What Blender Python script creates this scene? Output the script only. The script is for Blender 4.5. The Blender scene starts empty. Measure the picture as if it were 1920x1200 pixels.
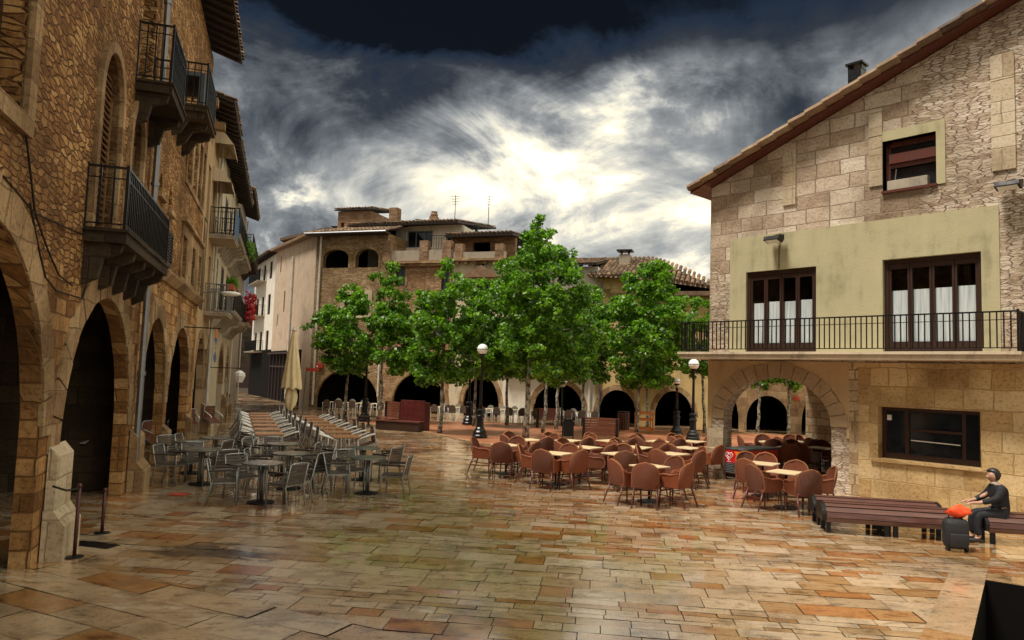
import bpy, bmesh, math, random
from mathutils import Vector, Matrix
from mathutils.geometry import tessellate_polygon
R = math.radians
rnd = random.Random(11)
sc = bpy.context.scene
col = sc.collection

# ------------------------------------------------------------ camera survey
F, EYE, SLOPE, HOR = 1350.0, 2.5, 0.033, 703.0
ROLL = math.atan(SLOPE)
PITCH = math.atan((HOR - 600) * math.cos(ROLL) / F)
CM = Matrix.Rotation(R(90) + PITCH, 3, 'X') @ Matrix.Rotation(ROLL, 3, 'Z')
EYEV = Vector((0, 0, EYE))
def ray(px, py): return (CM @ Vector((px - 960, 600 - py, -F))).normalized()
def hor(px): return HOR + SLOPE * (px - 960)
def gnd(px, py, z=0.0):
    r = ray(px, py); t = (z - EYE) / r.z
    return EYEV + r * t

class Frame:
    """a vertical wall plane: local x along it, y into it, z up"""
    def __init__(s, o, xd):
        s.o = Vector((o[0], o[1], 0)); s.x = Vector((xd[0], xd[1], 0)).normalized()
        s.y = Vector((-s.x.y, s.x.x, 0)); s.rz = math.atan2(s.x.y, s.x.x)
    def at(s, px, py, y=0.0):
        r = ray(px, py); o = s.o + s.y * y
        t = (o - EYEV).dot(s.y) / r.dot(s.y)
        p = EYEV + r * t
        return ((p - s.o).dot(s.x), p.z)
    def S(s, px, py, y=0.0): return s.at(px, py, y)[0]
    def Z(s, px, py, y=0.0): return s.at(px, py, y)[1]
    def P(s, x, y=0.0, z=0.0): return s.o + s.x * x + s.y * y + Vector((0, 0, z))

# ------------------------------------------------------------ object helpers
def tag(o, label=None, cat=None, group=None, kind=None):
    if label: o['label'] = label
    if cat: o['category'] = cat
    if group: o['group'] = group
    if kind: o['kind'] = kind
    return o
def thing(name, label, cat, loc=(0, 0, 0), rz=0.0, group=None):
    o = bpy.data.objects.new(name, None); col.objects.link(o)
    o.location = loc; o.rotation_euler = (0, 0, rz); o.empty_display_size = .2
    return tag(o, label, cat, group)
def bld(fr, s0, name, label, cat='building', group=None):
    return thing(name, label, cat, fr.P(s0), fr.rz, group)
kids = {}
def children(o): return kids.get(o.name, [])
def dup(root, loc, rz, label=None, group=None, scale=None, rx=0.0):
    r = root.copy(); col.objects.link(r); r.location = loc; r.rotation_euler = (rx, 0, rz)
    if scale: r.scale = (scale,) * 3
    if label: r['label'] = label
    if group: r['group'] = group
    def rec(a, b):
        for ch in children(a):
            c = ch.copy(); col.objects.link(c); c.parent = b
            kids.setdefault(b.name, []).append(c); rec(ch, c)
    rec(root, r)
    return r

class MB:
    def __init__(s): s.v = []; s.f = []
    def add(s, vs, fs):
        b = len(s.v); s.v += [tuple(v) for v in vs]; s.f += [tuple(i + b for i in f) for f in fs]; return s
    def box(s, x0, y0, z0, x1, y1, z1):
        x0, x1 = sorted((x0, x1)); y0, y1 = sorted((y0, y1)); z0, z1 = sorted((z0, z1))
        return s.add([(x0,y0,z0),(x1,y0,z0),(x1,y1,z0),(x0,y1,z0),(x0,y0,z1),(x1,y0,z1),(x1,y1,z1),(x0,y1,z1)],
              [(0,3,2,1),(4,5,6,7),(0,1,5,4),(1,2,6,5),(2,3,7,6),(3,0,4,7)])
    def bar(s, a, b, w, h, up=(0, 0, 1)):
        a = Vector(a); b = Vector(b); d = (b - a).normalized(); u = Vector(up)
        if abs(d.dot(u)) > .95: u = Vector((0, 1, 0))
        x = d.cross(u).normalized(); y = x.cross(d).normalized()
        vs = []
        for p in (a, b):
            for sx, sy in ((-1,-1),(1,-1),(1,1),(-1,1)): vs.append(p + x*sx*w/2 + y*sy*h/2)
        return s.add(vs, [(0,1,2,3),(7,6,5,4),(0,4,5,1),(1,5,6,2),(2,6,7,3),(3,7,4,0)])
    def tube(s, pts, r, n=6):
        pts = [Vector(p) for p in pts]; vs = []; fs = []; px = None
        for i, p in enumerate(pts):
            d = (pts[min(i+1, len(pts)-1)] - pts[max(i-1, 0)]).normalized()
            if px is None:
                u = Vector((0, 0, 1)) if abs(d.z) < .9 else Vector((1, 0, 0)); px = d.cross(u).normalized()
            else: px = (px - d * px.dot(d)).normalized()
            py = d.cross(px); rr = r[i] if isinstance(r, (list, tuple)) else r
            for k in range(n):
                a = 2*math.pi*k/n; vs.append(p + px*math.cos(a)*rr + py*math.sin(a)*rr)
        for i in range(len(pts)-1):
            for k in range(n): fs.append((i*n+k, i*n+(k+1)%n, (i+1)*n+(k+1)%n, (i+1)*n+k))
        fs.append(tuple(range(n-1, -1, -1))); fs.append(tuple((len(pts)-1)*n + k for k in range(n)))
        return s.add(vs, fs)
    def lathe(s, prof, c=(0, 0), n=16):
        vs = []; fs = []
        for r, z in prof:
            for k in range(n):
                a = 2*math.pi*k/n; vs.append((c[0]+r*math.cos(a), c[1]+r*math.sin(a), z))
        for i in range(len(prof)-1):
            for k in range(n): fs.append((i*n+k, i*n+(k+1)%n, (i+1)*n+(k+1)%n, (i+1)*n+k))
        fs.append(tuple(range(n-1, -1, -1))); fs.append(tuple((len(prof)-1)*n+k for k in range(n)))
        return s.add(vs, fs)
    def ball(s, c, r, n=12, m=8, sq=(1, 1, 1)):
        vs = []; fs = []
        for i in range(m+1):
            t = math.pi*i/m
            for k in range(n):
                a = 2*math.pi*k/n
                vs.append((c[0]+r*sq[0]*math.sin(t)*math.cos(a), c[1]+r*sq[1]*math.sin(t)*math.sin(a), c[2]+r*sq[2]*math.cos(t)))
        for i in range(m):
            for k in range(n): fs.append((i*n+k, (i+1)*n+k, (i+1)*n+(k+1)%n, i*n+(k+1)%n))
        return s.add(vs, fs)
    def prism(s, poly, d0, d1, fn=None):
        """closed polygon (a,b) extruded from depth d0 to d1; fn maps (a,b,d) to xyz"""
        fn = fn or (lambda a, b, d: (a, d, b)); n = len(poly)
        vs = [fn(a, b, d0) for a, b in poly] + [fn(a, b, d1) for a, b in poly]
        fs = []
        for t in tessellate_polygon([[Vector((a, b, 0)) for a, b in poly]]):
            fs.append(tuple(t)); fs.append((t[2]+n, t[1]+n, t[0]+n))
        for i in range(n): fs.append((i, (i+1) % n, (i+1) % n + n, i+n))
        return s.add(vs, fs)
    def wall(s, outer, holes, depth, y0=0.0, fn=None, rim=True):
        """a wall sheet with openings, each opening with its reveal of the given depth"""
        fn = fn or (lambda a, b, d: (a, d, b))
        loops = [outer] + holes; flat = [p for l in loops for p in l]
        vs = [fn(a, b, y0) for a, b in flat]; fs = []
        for t in tessellate_polygon([[Vector((a, b, 0)) for a, b in l] for l in loops]):
            (x1, q1), (x2, q2), (x3, q3) = flat[t[0]], flat[t[1]], flat[t[2]]
            ar = (x2-x1)*(q3-q1) - (x3-x1)*(q2-q1)
            if abs(ar) < 1e-7: continue
            fs.append(tuple(t) if ar > 0 else (t[2], t[1], t[0]))
        s.add(vs, fs)
        for l in (loops if rim else holes):
            n = len(l)
            s.add([fn(a, b, y0) for a, b in l] + [fn(a, b, y0+depth) for a, b in l],
                  [(i, (i+1) % n, (i+1) % n + n, i+n) for i in range(n)])
        return s
    def room(s, x0, x1, y0, y1, z0, z1):
        s.add([(x0,y0,z0),(x1,y0,z0),(x1,y1,z0),(x0,y1,z0),(x0,y0,z1),(x1,y0,z1),(x1,y1,z1),(x0,y1,z1)],
              [(0,1,2,3),(4,7,6,5),(1,5,6,2),(2,6,7,3),(3,7,4,0)]); return s
    def build(s, name, mat, parent=None, smooth=False, bevel=0.0, fixn=False):
        me = bpy.data.meshes.new(name); me.from_pydata(s.v, [], s.f); me.update()
        if fixn:
            bm = bmesh.new(); bm.from_mesh(me); bmesh.ops.recalc_face_normals(bm, faces=bm.faces); bm.to_mesh(me); bm.free()
        if smooth: me.polygons.foreach_set('use_smooth', [True]*len(me.polygons))
        o = bpy.data.objects.new(name, me); col.objects.link(o); me.materials.append(mat)
        if parent is not None:
            o.parent = parent; kids.setdefault(parent.name, []).append(o)
        if bevel:
            b = o.modifiers.new('b', 'BEVEL'); b.width = bevel; b.segments = 2; b.limit_method = 'ANGLE'
        return o

def rect(x0, x1, z0, z1): return [(x0, z0), (x1, z0), (x1, z1), (x0, z1)]
def arch(x0, x1, z0, zs, zt, n=18, jag=0.0, seed=0):
    q = random.Random(seed); c = (x0+x1)/2; h = (x1-x0)/2
    pts = [(x0, z0), (x1, z0)]
    for k in range(n+1):
        a = math.pi*k/n; j = 1 + q.uniform(-jag, jag)
        pts.append((c + h*math.cos(a)*(j if 0 < k < n else 1), zs + (zt-zs)*math.sin(a)*j))
    return pts
def ordinal(i): return ['first','second','third','fourth','fifth','sixth','seventh','eighth','ninth','tenth','eleventh','twelfth','thirteenth','fourteenth','fifteenth','sixteenth','seventeenth','eighteenth'][i]

# ------------------------------------------------------------ material helpers
def nd(nt, t, ins=None, **kw):
    n = nt.nodes.new('ShaderNode' + t)
    for k, v in kw.items(): setattr(n, k, v)
    for k, v in (ins or {}).items():
        sk = n.inputs[k]
        if isinstance(v, bpy.types.NodeSocket): nt.links.new(v, sk)
        else: sk.default_value = v
    return n
def mth(nt, op, a, b=0.0, c=None, clamp=False):
    i = {0: a, 1: b}
    if c is not None: i[2] = c
    return nd(nt, 'Math', i, operation=op, use_clamp=clamp).outputs[0]
def ramp(nt, fac, stops, interp='LINEAR'):
    n = nd(nt, 'ValToRGB', {0: fac}); cr = n.color_ramp; cr.interpolation = interp
    while len(cr.elements) < len(stops): cr.elements.new(.5)
    for e, (p, c) in zip(cr.elements, stops):
        e.position = p; e.color = (c[0], c[1], c[2], 1) if not isinstance(c, (int, float)) else (c, c, c, 1)
    return n.outputs[0]
def mixc(nt, fac, a, b, mode='MIX'):
    n = nd(nt, 'Mix', data_type='RGBA', blend_type=mode)
    for k, v in ((0, fac), (6, a), (7, b)):
        if isinstance(v, bpy.types.NodeSocket): nt.links.new(v, n.inputs[k])
        else: n.inputs[k].default_value = v if k == 0 else (v[0], v[1], v[2], 1)
    return n.outputs[2]
def rng(nt, v, a, b, c=0.0, d=1.0, smooth=True):
    return nd(nt, 'MapRange', {0: v, 1: a, 2: b, 3: c, 4: d}, interpolation_type='SMOOTHSTEP' if smooth else 'LINEAR').outputs[0]
def newmat(name):
    m = bpy.data.materials.new(name); m.use_nodes = True; nt = m.node_tree
    return m, nt, nt.nodes['Principled BSDF']
def noise(nt, vec, scale, detail=5, rough=.6, dist=0.0):
    return nd(nt, 'TexNoise', {'Vector': vec, 'Scale': scale, 'Detail': detail, 'Roughness': rough, 'Distortion': dist}).outputs[0]
def obj_co(nt): return nd(nt, 'TexCoord').outputs['Object']

def simple(name, c, rough=.6, metal=0.0, var=.25, scale=6.0, bump=0.0, spec=.5, world=False):
    m, nt, b = newmat(name)
    co = nd(nt, 'NewGeometry').outputs['Position'] if world else obj_co(nt)
    n = noise(nt, co, scale, 6, .65)
    d = tuple(x*(1-var) for x in c); l = tuple(min(1, x*(1+var)) for x in c)
    nt.links.new(ramp(nt, n, [(.3, d), (.7, l)]), b.inputs['Base Color'])
    nt.links.new(rng(nt, n, .3, .7, max(.03, rough-.1), min(1, rough+.1)), b.inputs['Roughness'])
    b.inputs['Metallic'].default_value = metal; b.inputs['Specular IOR Level'].default_value = spec
    if bump:
        n2 = noise(nt, co, scale*6, 4, .6)
        nt.links.new(nd(nt, 'Bump', {'Strength': bump, 'Distance': .02, 'Height': n2}).outputs[0], b.inputs['Normal'])
    return m

def stone(name, pal, mortar, kind='rubble', w=.45, h=.2, bump=1.0, dist=.05, zsplit=None, w2=.8, h2=.33, grime=.5, rough=.85, gap=.09, xlim=None):
    """stone wall; object x+y runs along the wall, z is up. kind rubble / ashlar / mixed (ashlar above or around zsplit)"""
    m, nt, b = newmat(name)
    sp = nd(nt, 'SeparateXYZ', {0: obj_co(nt)})
    u = mth(nt, 'ADD', sp.outputs[0], sp.outputs[1])
    uv = nd(nt, 'CombineXYZ', {0: u, 1: sp.outputs[2], 2: 0.0}).outputs[0]
    nz = nd(nt, 'TexNoise', {'Vector': uv, 'Scale': 2.2, 'Detail': 3.0})
    off = nd(nt, 'VectorMath', {0: nz.outputs['Color'], 1: (.5, .5, .5)}, operation='SUBTRACT').outputs[0]
    def warped(k):
        o = nd(nt, 'VectorMath', {0: off, 'Scale': k}, operation='SCALE').outputs[0]
        return nd(nt, 'VectorMath', {0: uv, 1: o}, operation='ADD').outputs[0]
    def rub():
        v = nd(nt, 'VectorMath', {0: warped(.16), 1: (1/w, 1/h, 1)}, operation='MULTIPLY').outputs[0]
        a = nd(nt, 'TexVoronoi', {'Vector': v, 'Scale': 1.0, 'Randomness': .85}, voronoi_dimensions='2D')
        e = nd(nt, 'TexVoronoi', {'Vector': v, 'Scale': 1.0, 'Randomness': .85}, voronoi_dimensions='2D', feature='DISTANCE_TO_EDGE')
        return nd(nt, 'SeparateColor', {0: a.outputs['Color']}).outputs[0], rng(nt, mth(nt, 'DIVIDE', e.outputs[0], mth(nt, 'ADD', mth(nt, 'MULTIPLY', nd(nt, 'TexNoise', {'Vector': uv, 'Scale': 5.0, 'Detail': 3.0}).outputs[0], 3.2), -.75)), .0, gap*1.9)
    def ash():
        br = nd(nt, 'TexBrick', {'Vector': warped(.07), 'Color1': (0, 0, 0, 1), 'Color2': (1, 1, 1, 1), 'Mortar': (.3, .3, .3, 1),
             'Scale': 1.0, 'Mortar Size': .014, 'Mortar Smooth': .6, 'Brick Width': w2, 'Row Height': h2}, offset=.43, squash=.72, squash_frequency=3)
        return nd(nt, 'SeparateColor', {0: br.outputs['Color']}).outputs[0], mth(nt, 'SUBTRACT', 1.0, br.outputs['Fac'])
    if kind == 'rubble': rv, em = rub()
    elif kind == 'ashlar': rv, em = ash()
    else:
        r1, e1 = rub(); r2, e2 = ash()
        nb = noise(nt, uv, .55, 3, .5)
        zz = mth(nt, 'ADD', sp.outputs[2], mth(nt, 'MULTIPLY', mth(nt, 'SUBTRACT', nb, .5), 3.2))
        mk = mth(nt, 'MULTIPLY', rng(nt, zz, zsplit[0], zsplit[0]+.12), rng(nt, zz, zsplit[1], zsplit[1]+.12, 1.0, 0.0))
        if xlim is not None: mk = mth(nt, 'MULTIPLY', mk, rng(nt, mth(nt, 'ADD', u, mth(nt, 'MULTIPLY', nb, 1.2)), xlim+.6, xlim+.7, 1.0, 0.0))
        rv = nd(nt, 'Mix', {0: mk, 2: r1, 3: r2}).outputs[0]; em = nd(nt, 'Mix', {0: mk, 2: e1, 3: e2}).outputs[0]
    n1 = noise(nt, uv, 3.0, 8, .7); n2 = noise(nt, uv, 16.0, 6, .75); n3 = noise(nt, uv, .5, 5, .6)
    val = mth(nt, 'ADD', mth(nt, 'MULTIPLY', rv, .30), mth(nt, 'MULTIPLY', mth(nt, 'ADD', n1, n2), .35))
    c = ramp(nt, val, [(.22, pal[0]), (.42, pal[1]), (.58, pal[2]), (.78, pal[3])])
    pit = rng(nt, n2, .28, .5, .45, 1.0)
    c = mixc(nt, 1.0, c, nd(nt, 'CombineColor', {0: pit, 1: pit, 2: pit}).outputs[0], 'MULTIPLY')
    g = rng(nt, n3, .35, .62, 1-grime, 1.0)
    c = mixc(nt, 1.0, c, nd(nt, 'CombineColor', {0: g, 1: mth(nt, 'POWER', g, 1.1), 2: mth(nt, 'POWER', g, 1.25)}).outputs[0], 'MULTIPLY')
    c = mixc(nt, em, tuple(x*.4+y*.6 for x, y in zip(mortar, pal[1])), c)
    nt.links.new(c, b.inputs['Base Color']); b.inputs['Roughness'].default_value = rough; b.inputs['Specular IOR Level'].default_value = .3
    hgt = mth(nt, 'ADD', mth(nt, 'MULTIPLY', em, .55), mth(nt, 'ADD', mth(nt, 'MULTIPLY', mth(nt, 'MULTIPLY', rv, em), .4), mth(nt, 'MULTIPLY', mth(nt, 'ADD', n2, n1), .35)))
    nt.links.new(nd(nt, 'Bump', {'Strength': bump, 'Distance': dist, 'Height': hgt}).outputs[0], b.inputs['Normal'])
    return m

def plaster(name, c, stain=.35, bump=.25, rough=.85):
    m, nt, b = newmat(name)
    sp = nd(nt, 'SeparateXYZ', {0: obj_co(nt)})
    u = mth(nt, 'ADD', sp.outputs[0], sp.outputs[1])
    uv = nd(nt, 'CombineXYZ', {0: u, 1: sp.outputs[2], 2: 0.0}).outputs[0]
    st = nd(nt, 'CombineXYZ', {0: mth(nt, 'MULTIPLY', u, 2.2), 1: mth(nt, 'MULTIPLY', sp.outputs[2], .35), 2: 0.0}).outputs[0]
    n1 = noise(nt, st, 1.5, 7, .65); n2 = noise(nt, uv, 1.3, 7, .65); n3 = noise(nt, uv, 30, 4, .6)
    v = mth(nt, 'ADD', mth(nt, 'MULTIPLY', n1, .5), mth(nt, 'MULTIPLY', n2, .5))
    dk = tuple(x*(1-stain) for x in c); lt = tuple(min(1, x*(1+stain*.4)) for x in c)
    nt.links.new(ramp(nt, v, [(.34, dk), (.48, c), (.68, lt)]), b.inputs['Base Color']); b.inputs['Roughness'].default_value = rough
    nt.links.new(nd(nt, 'Bump', {'Strength': bump, 'Distance': .02, 'Height': mth(nt, 'ADD', n3, n2)}).outputs[0], b.inputs['Normal'])
    b.inputs['Specular IOR Level'].default_value = .3
    return m

def wood(name, c, rough=.55, axis=0, sc_=1.0):
    m, nt, b = newmat(name)
    v = nd(nt, 'VectorMath', {0: obj_co(nt), 1: tuple((2.0 if k == axis else 26.0)*sc_ for k in range(3))}, operation='MULTIPLY').outputs[0]
    n = noise(nt, v, 1.0, 5, .6, .6)
    nt.links.new(ramp(nt, n, [(.3, tuple(x*.55 for x in c)), (.55, c), (.75, tuple(x*1.35 for x in c))]), b.inputs['Base Color'])
    nt.links.new(rng(nt, n, .3, .7, rough+.12, rough-.12), b.inputs['Roughness'])
    nt.links.new(nd(nt, 'Bump', {'Strength': .25, 'Distance': .006, 'Height': n}).outputs[0], b.inputs['Normal'])
    return m

def tiles(name):
    m, nt, b = newmat(name)
    co = obj_co(nt); n1 = noise(nt, co, 5.0, 6, .7); n2 = noise(nt, co, .9, 4, .6)
    isl = nd(nt, 'NewGeometry').outputs['Random Per Island']
    v = mth(nt, 'ADD', mth(nt, 'MULTIPLY', n1, .6), mth(nt, 'MULTIPLY', isl, .4))
    c = ramp(nt, v, [(.25, (.035, .025, .018)), (.45, (.13, .075, .04)), (.6, (.22, .13, .07)), (.8, (.30, .22, .13))])
    c = mixc(nt, rng(nt, n2, .5, .65, 0, .6), c, (.06, .06, .03))
    nt.links.new(c, b.inputs['Base Color']); b.inputs['Roughness'].default_value = .8
    return m

def woven(name, c):
    m, nt, b = newmat(name)
    co = obj_co(nt)
    w1 = nd(nt, 'TexWave', {'Vector': co, 'Scale': 14.0, 'Distortion': .6}, bands_direction='X').outputs[1]
    w2 = nd(nt, 'TexWave', {'Vector': co, 'Scale': 18.0, 'Distortion': .6}, bands_direction='Z').outputs[1]
    w = mth(nt, 'MULTIPLY', w1, w2); n = noise(nt, co, 5, 4, .6)
    rn = nd(nt, 'ObjectInfo').outputs['Random']
    v = mth(nt, 'ADD', mth(nt, 'MULTIPLY', w, .55), mth(nt, 'ADD', mth(nt, 'MULTIPLY', n, .25), mth(nt, 'MULTIPLY', rn, .28)))
    nt.links.new(ramp(nt, v, [(.12, tuple(x*.35 for x in c)), (.45, c), (.85, tuple(x*1.6 for x in c))]), b.inputs['Base Color'])
    b.inputs['Roughness'].default_value = .6
    nt.links.new(nd(nt, 'Bump', {'Strength': .9, 'Distance': .015, 'Height': w}).outputs[0], b.inputs['Normal'])
    return m

def leafmat(name, a, bb):
    m, nt, b = newmat(name)
    isl = nd(nt, 'NewGeometry').outputs['Random Per Island']
    n = noise(nt, nd(nt, 'NewGeometry').outputs['Position'], .9, 3, .6)
    v = mth(nt, 'ADD', mth(nt, 'MULTIPLY', isl, .6), mth(nt, 'MULTIPLY', n, .4))
    c = ramp(nt, v, [(.2, a), (.55, tuple((x+y)/2 for x, y in zip(a, bb))), (.85, bb)])
    nt.links.new(c, b.inputs['Base Color']); b.inputs['Roughness'].default_value = .38
    tr = nd(nt, 'BsdfTranslucent', {'Color': mixc(nt, 1.0, c, (1.5, 1.6, .5), 'MULTIPLY')})
    mx = nd(nt, 'MixShader', {0: .38, 1: b.outputs[0], 2: tr.outputs[0]})
    nt.links.new(mx.outputs[0], nt.nodes['Material Output'].inputs[0])
    return m

def glass(name, c=(.01, .012, .015), rough=.05):
    m, nt, b = newmat(name)
    n = noise(nt, obj_co(nt), 2.0, 3)
    nt.links.new(ramp(nt, n, [(.3, c), (.7, tuple(x*2 for x in c))]), b.inputs['Base Color'])
    b.inputs['Roughness'].default_value = rough; b.inputs['Specular IOR Level'].default_value = .5
    return m

def bark(name):
    m, nt, b = newmat(name)
    co = nd(nt, 'NewGeometry').outputs['Position']
    n = noise(nt, co, 7, 4, .55)
    c = ramp(nt, n, [(.40, (.04, .035, .025)), (.47, (.17, .16, .12)), (.56, (.34, .32, .25)), (.7, (.42, .40, .32))])
    nt.links.new(c, b.inputs['Base Color']); b.inputs['Roughness'].default_value = .7
    return m

M = {}
M['stone_left'] = stone('stone_left', [(.09,.034,.012),(.34,.165,.055),(.56,.32,.125),(.74,.53,.27)], (.04,.02,.01), 'mixed', .25, .075, 1.0, .07, (-9, 4.3), .5, .25, .5)
M['stone_near'] = stone('stone_near', [(.07,.026,.01),(.31,.145,.046),(.52,.29,.11),(.72,.49,.24)], (.03,.014,.008), 'mixed', .26, .08, 1.0, .085, (-9, 3.6), .42, .22, grime=.5, gap=.10)
M['stone_trim'] = stone('stone_trim', [(.13,.07,.032),(.29,.18,.09),(.41,.28,.15),(.52,.39,.23)], (.08,.045,.025), 'ashlar', w2=.5, h2=.42, bump=.6, dist=.03, grime=.45)
M['stone_pale'] = stone('stone_pale', [(.28,.19,.11),(.46,.36,.24),(.58,.48,.34),(.66,.57,.43)], (.14,.09,.06), 'ashlar', w2=.9, h2=.5, bump=.6, dist=.03, grime=.35)
M['stone_right'] = stone('stone_right', [(.24,.15,.095),(.48,.365,.26),(.64,.53,.41),(.78,.70,.58)], (.10,.06,.035), 'mixed', .24, .06, 1.0, .06, (5.5, 9.5), .82, .36, .45, xlim=5.2, gap=.06)
M['stone_rough'] = stone('stone_rough', [(.20,.11,.05),(.44,.30,.17),(.58,.44,.27),(.70,.58,.42)], (.07,.04,.02), 'ashlar', w2=.55, h2=.24, bump=1.0, dist=.05, grime=.45)
M['stone_ashlar'] = stone('stone_ashlar', [(.27,.155,.06),(.48,.32,.14),(.58,.42,.21),(.68,.54,.33)], (.24,.16,.08), 'ashlar', w2=.55, h2=.42, bump=.7, dist=.03, grime=.4)
M['stone_far'] = stone('stone_far', [(.13,.075,.035),(.31,.20,.10),(.43,.30,.165),(.54,.42,.27)], (.12,.075,.04), 'rubble', .34, .10, 1.0, .05, grime=.4)
M['brick_far'] = stone('brick_far', [(.13,.06,.03),(.32,.175,.085),(.45,.285,.155),(.56,.43,.28)], (.12,.075,.045), 'rubble', .30, .085, 1.0, .045, grime=.45)
M['brick_gable'] = stone('brick_gable', [(.11,.06,.035),(.24,.14,.08),(.32,.2,.12),(.4,.28,.18)], (.1,.065,.04), 'ashlar', w2=.4, h2=.13, bump=.8, dist=.03, grime=.4)
M['plaster_olive'] = plaster('plaster_olive', (.42,.375,.225), .34, .35)
M['plaster_tan'] = plaster('plaster_tan', (.42,.29,.16), .35)
M['sandstone'] = plaster('sandstone', (.46,.31,.165), .3, .35)
M['stone_ring'] = stone('stone_ring', [(.26,.17,.09),(.40,.275,.155),(.46,.325,.19),(.52,.38,.23)], (.3,.22,.14), 'rubble', .9, .9, .5, .03, grime=.3)
M['plaster_pink'] = plaster('plaster_pink', (.44,.34,.25), .4)
M['plaster_white'] = plaster('plaster_white', (.62,.58,.5), .35)
M['plaster_grey'] = plaster('plaster_grey', (.30,.25,.19), .4)
M['plaster_yellow'] = plaster('plaster_yellow', (.50,.36,.16), .35)
M['plaster_cream'] = plaster('plaster_cream', (.50,.42,.30), .5)
M['concrete'] = plaster('concrete', (.36,.31,.24), .6, .4)
M['slab_edge'] = plaster('slab_edge', (.52,.43,.31), .6, .3)
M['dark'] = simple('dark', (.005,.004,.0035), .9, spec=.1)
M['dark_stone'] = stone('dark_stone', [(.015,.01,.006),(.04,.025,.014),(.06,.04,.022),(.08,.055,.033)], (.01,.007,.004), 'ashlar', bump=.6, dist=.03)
M['tile'] = tiles('tile')
M['iron'] = simple('iron', (.014,.012,.012), .45, .6, .3)
M['iron_black'] = simple('iron_black', (.010,.010,.011), .35, .4, .3)
M['zinc'] = simple('zinc', (.20,.20,.21), .45, .7, .3, 4)
M['white_pipe'] = simple('white_pipe', (.55,.52,.46), .5, 0, .15, 4)
M['wood_dark'] = wood('wood_dark', (.035,.014,.008), .45, 2)
M['wood_red'] = wood('wood_red', (.10,.024,.014), .45, 2)
M['wood_eave'] = wood('wood_eave', (.03,.018,.012), .7, 1)
M['wood_shut'] = wood('wood_shut', (.19,.10,.045), .6, 0)
M['shutter_grey'] = simple('shutter_grey', (.10,.12,.15), .6, 0, .2, 8)
M['shutter_beige'] = simple('shutter_beige', (.42,.33,.2), .6, 0, .2, 8)
M['shutter_blue'] = simple('shutter_blue', (.13,.19,.22), .6, 0, .3, 8)
M['blue_cloth'] = simple('blue_cloth', (.06,.11,.20), .8, 0, .2, 4)
M['red_cloth'] = simple('red_cloth', (.42,.02,.02), .8, 0, .2, 4)
M['glass'] = glass('glass')
M['curtain'] = None
M['white'] = simple('white', (.75,.74,.70), .4, 0, .06, 4)
M['globe'] = simple('globe', (.82,.82,.80), .25, 0, .04, 3)
M['alu'] = simple('alu', (.30,.32,.32), .38, .75, .25, 9)
M['alu_bright'] = simple('alu_bright', (.80,.79,.76), .3, .15, .1, 9)
M['slat_grey'] = wood('slat_grey', (.075,.06,.052), .4, 0)
M['slat_brown'] = wood('slat_brown', (.15,.045,.024), .45, 2)
M['table_wood'] = wood('table_wood', (.56,.27,.13), .35, 0, .6)
M['table_grey'] = simple('table_grey', (.13,.135,.14), .22, .2, .25, 5)
M['table_cream'] = simple('table_cream', (.62,.48,.29), .35, 0, .1, 5)
M['rattan'] = woven('rattan', (.20,.045,.010))
M['rattan_frame'] = simple('rattan_frame', (.085,.022,.012), .4, 0, .3, 10)
M['rattan_rim'] = woven('rattan_rim', (.32,.11,.028))
M['wicker'] = woven('wicker', (.14,.085,.045))
M['wicker_pale'] = woven('wicker_pale', (.33,.30,.24))
M['canvas'] = simple('canvas', (.80,.66,.40), .85, 0, .12, 3, .2)
M['bark'] = bark('bark')
M['leaf'] = leafmat('leaf', (.016,.070,.008), (.20,.40,.028))
M['leaf_pot'] = leafmat('leaf_pot', (.04,.12,.01), (.16,.3,.04))
M['terrace'] = None
M['red_panel'] = simple('red_panel', (.085,.012,.010), .4, 0, .2, 5)
M['orange'] = simple('orange', (.78,.07,.012), .6, 0, .15, 8)
M['barrier'] = simple('barrier', (.55,.17,.03), .5, 0, .2, 8)
M['sign_red'] = simple('sign_red', (.42,.045,.03), .5, 0, .2, 8)
M['brown_bin'] = simple('brown_bin', (.10,.035,.02), .5, 0, .2, 8)
M['hair'] = simple('hair', (.008,.006,.005), .5, 0, .3, 30)
M['coat'] = simple('coat', (.005,.0055,.008), .8, 0, .3, 20)
M['jeans'] = simple('jeans', (.007,.008,.012), .8, 0, .3, 20)
M['skin'] = simple('skin', (.40,.22,.15), .5, 0, .1, 10)
M['shoe'] = simple('shoe', (.012,.010,.010), .5)
M['black_fabric'] = simple('black_fabric', (.010,.010,.011), .75, 0, .3, 15, .2)
M['terracotta'] = simple('terracotta', (.36,.09,.04), .8)
def mk_curtain():
    m, nt, b = newmat('curtain')
    sp = nd(nt, 'SeparateXYZ', {0: obj_co(nt)})
    w = noise(nt, nd(nt, 'CombineXYZ', {0: mth(nt, 'MULTIPLY', sp.outputs[0], 22.0), 1: mth(nt, 'MULTIPLY', sp.outputs[2], .8), 2: 0.0}).outputs[0], 1.0, 3, .6)
    nt.links.new(ramp(nt, w, [(.3, (.34, .39, .40)), (.7, (.66, .71, .71))]), b.inputs['Base Color']); b.inputs['Roughness'].default_value = .9
    nt.links.new(nd(nt, 'Bump', {'Strength': .15, 'Distance': .02, 'Height': w}).outputs[0], b.inputs['Normal'])
    return m
M['curtain'] = mk_curtain()
SUN_E = 2.3; CLOUD_K = 1.9; BACK = .54; EXPO = 1.2; LMIN = .8
LOBES = [(1220, 420, 14, .42), (1000, 225, 6, .12), (1170, 185, 4, .2), (500, 375, 5, .35), (870, 320, 6, .16), (1740, 215, 5, .15)]
M['slat_wet'] = wood('slat_wet', (.11, .05, .04), .25, 0)
M['freezer_red'] = simple('freezer_red', (.62, .012, .012), .3, 0, .05)
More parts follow.
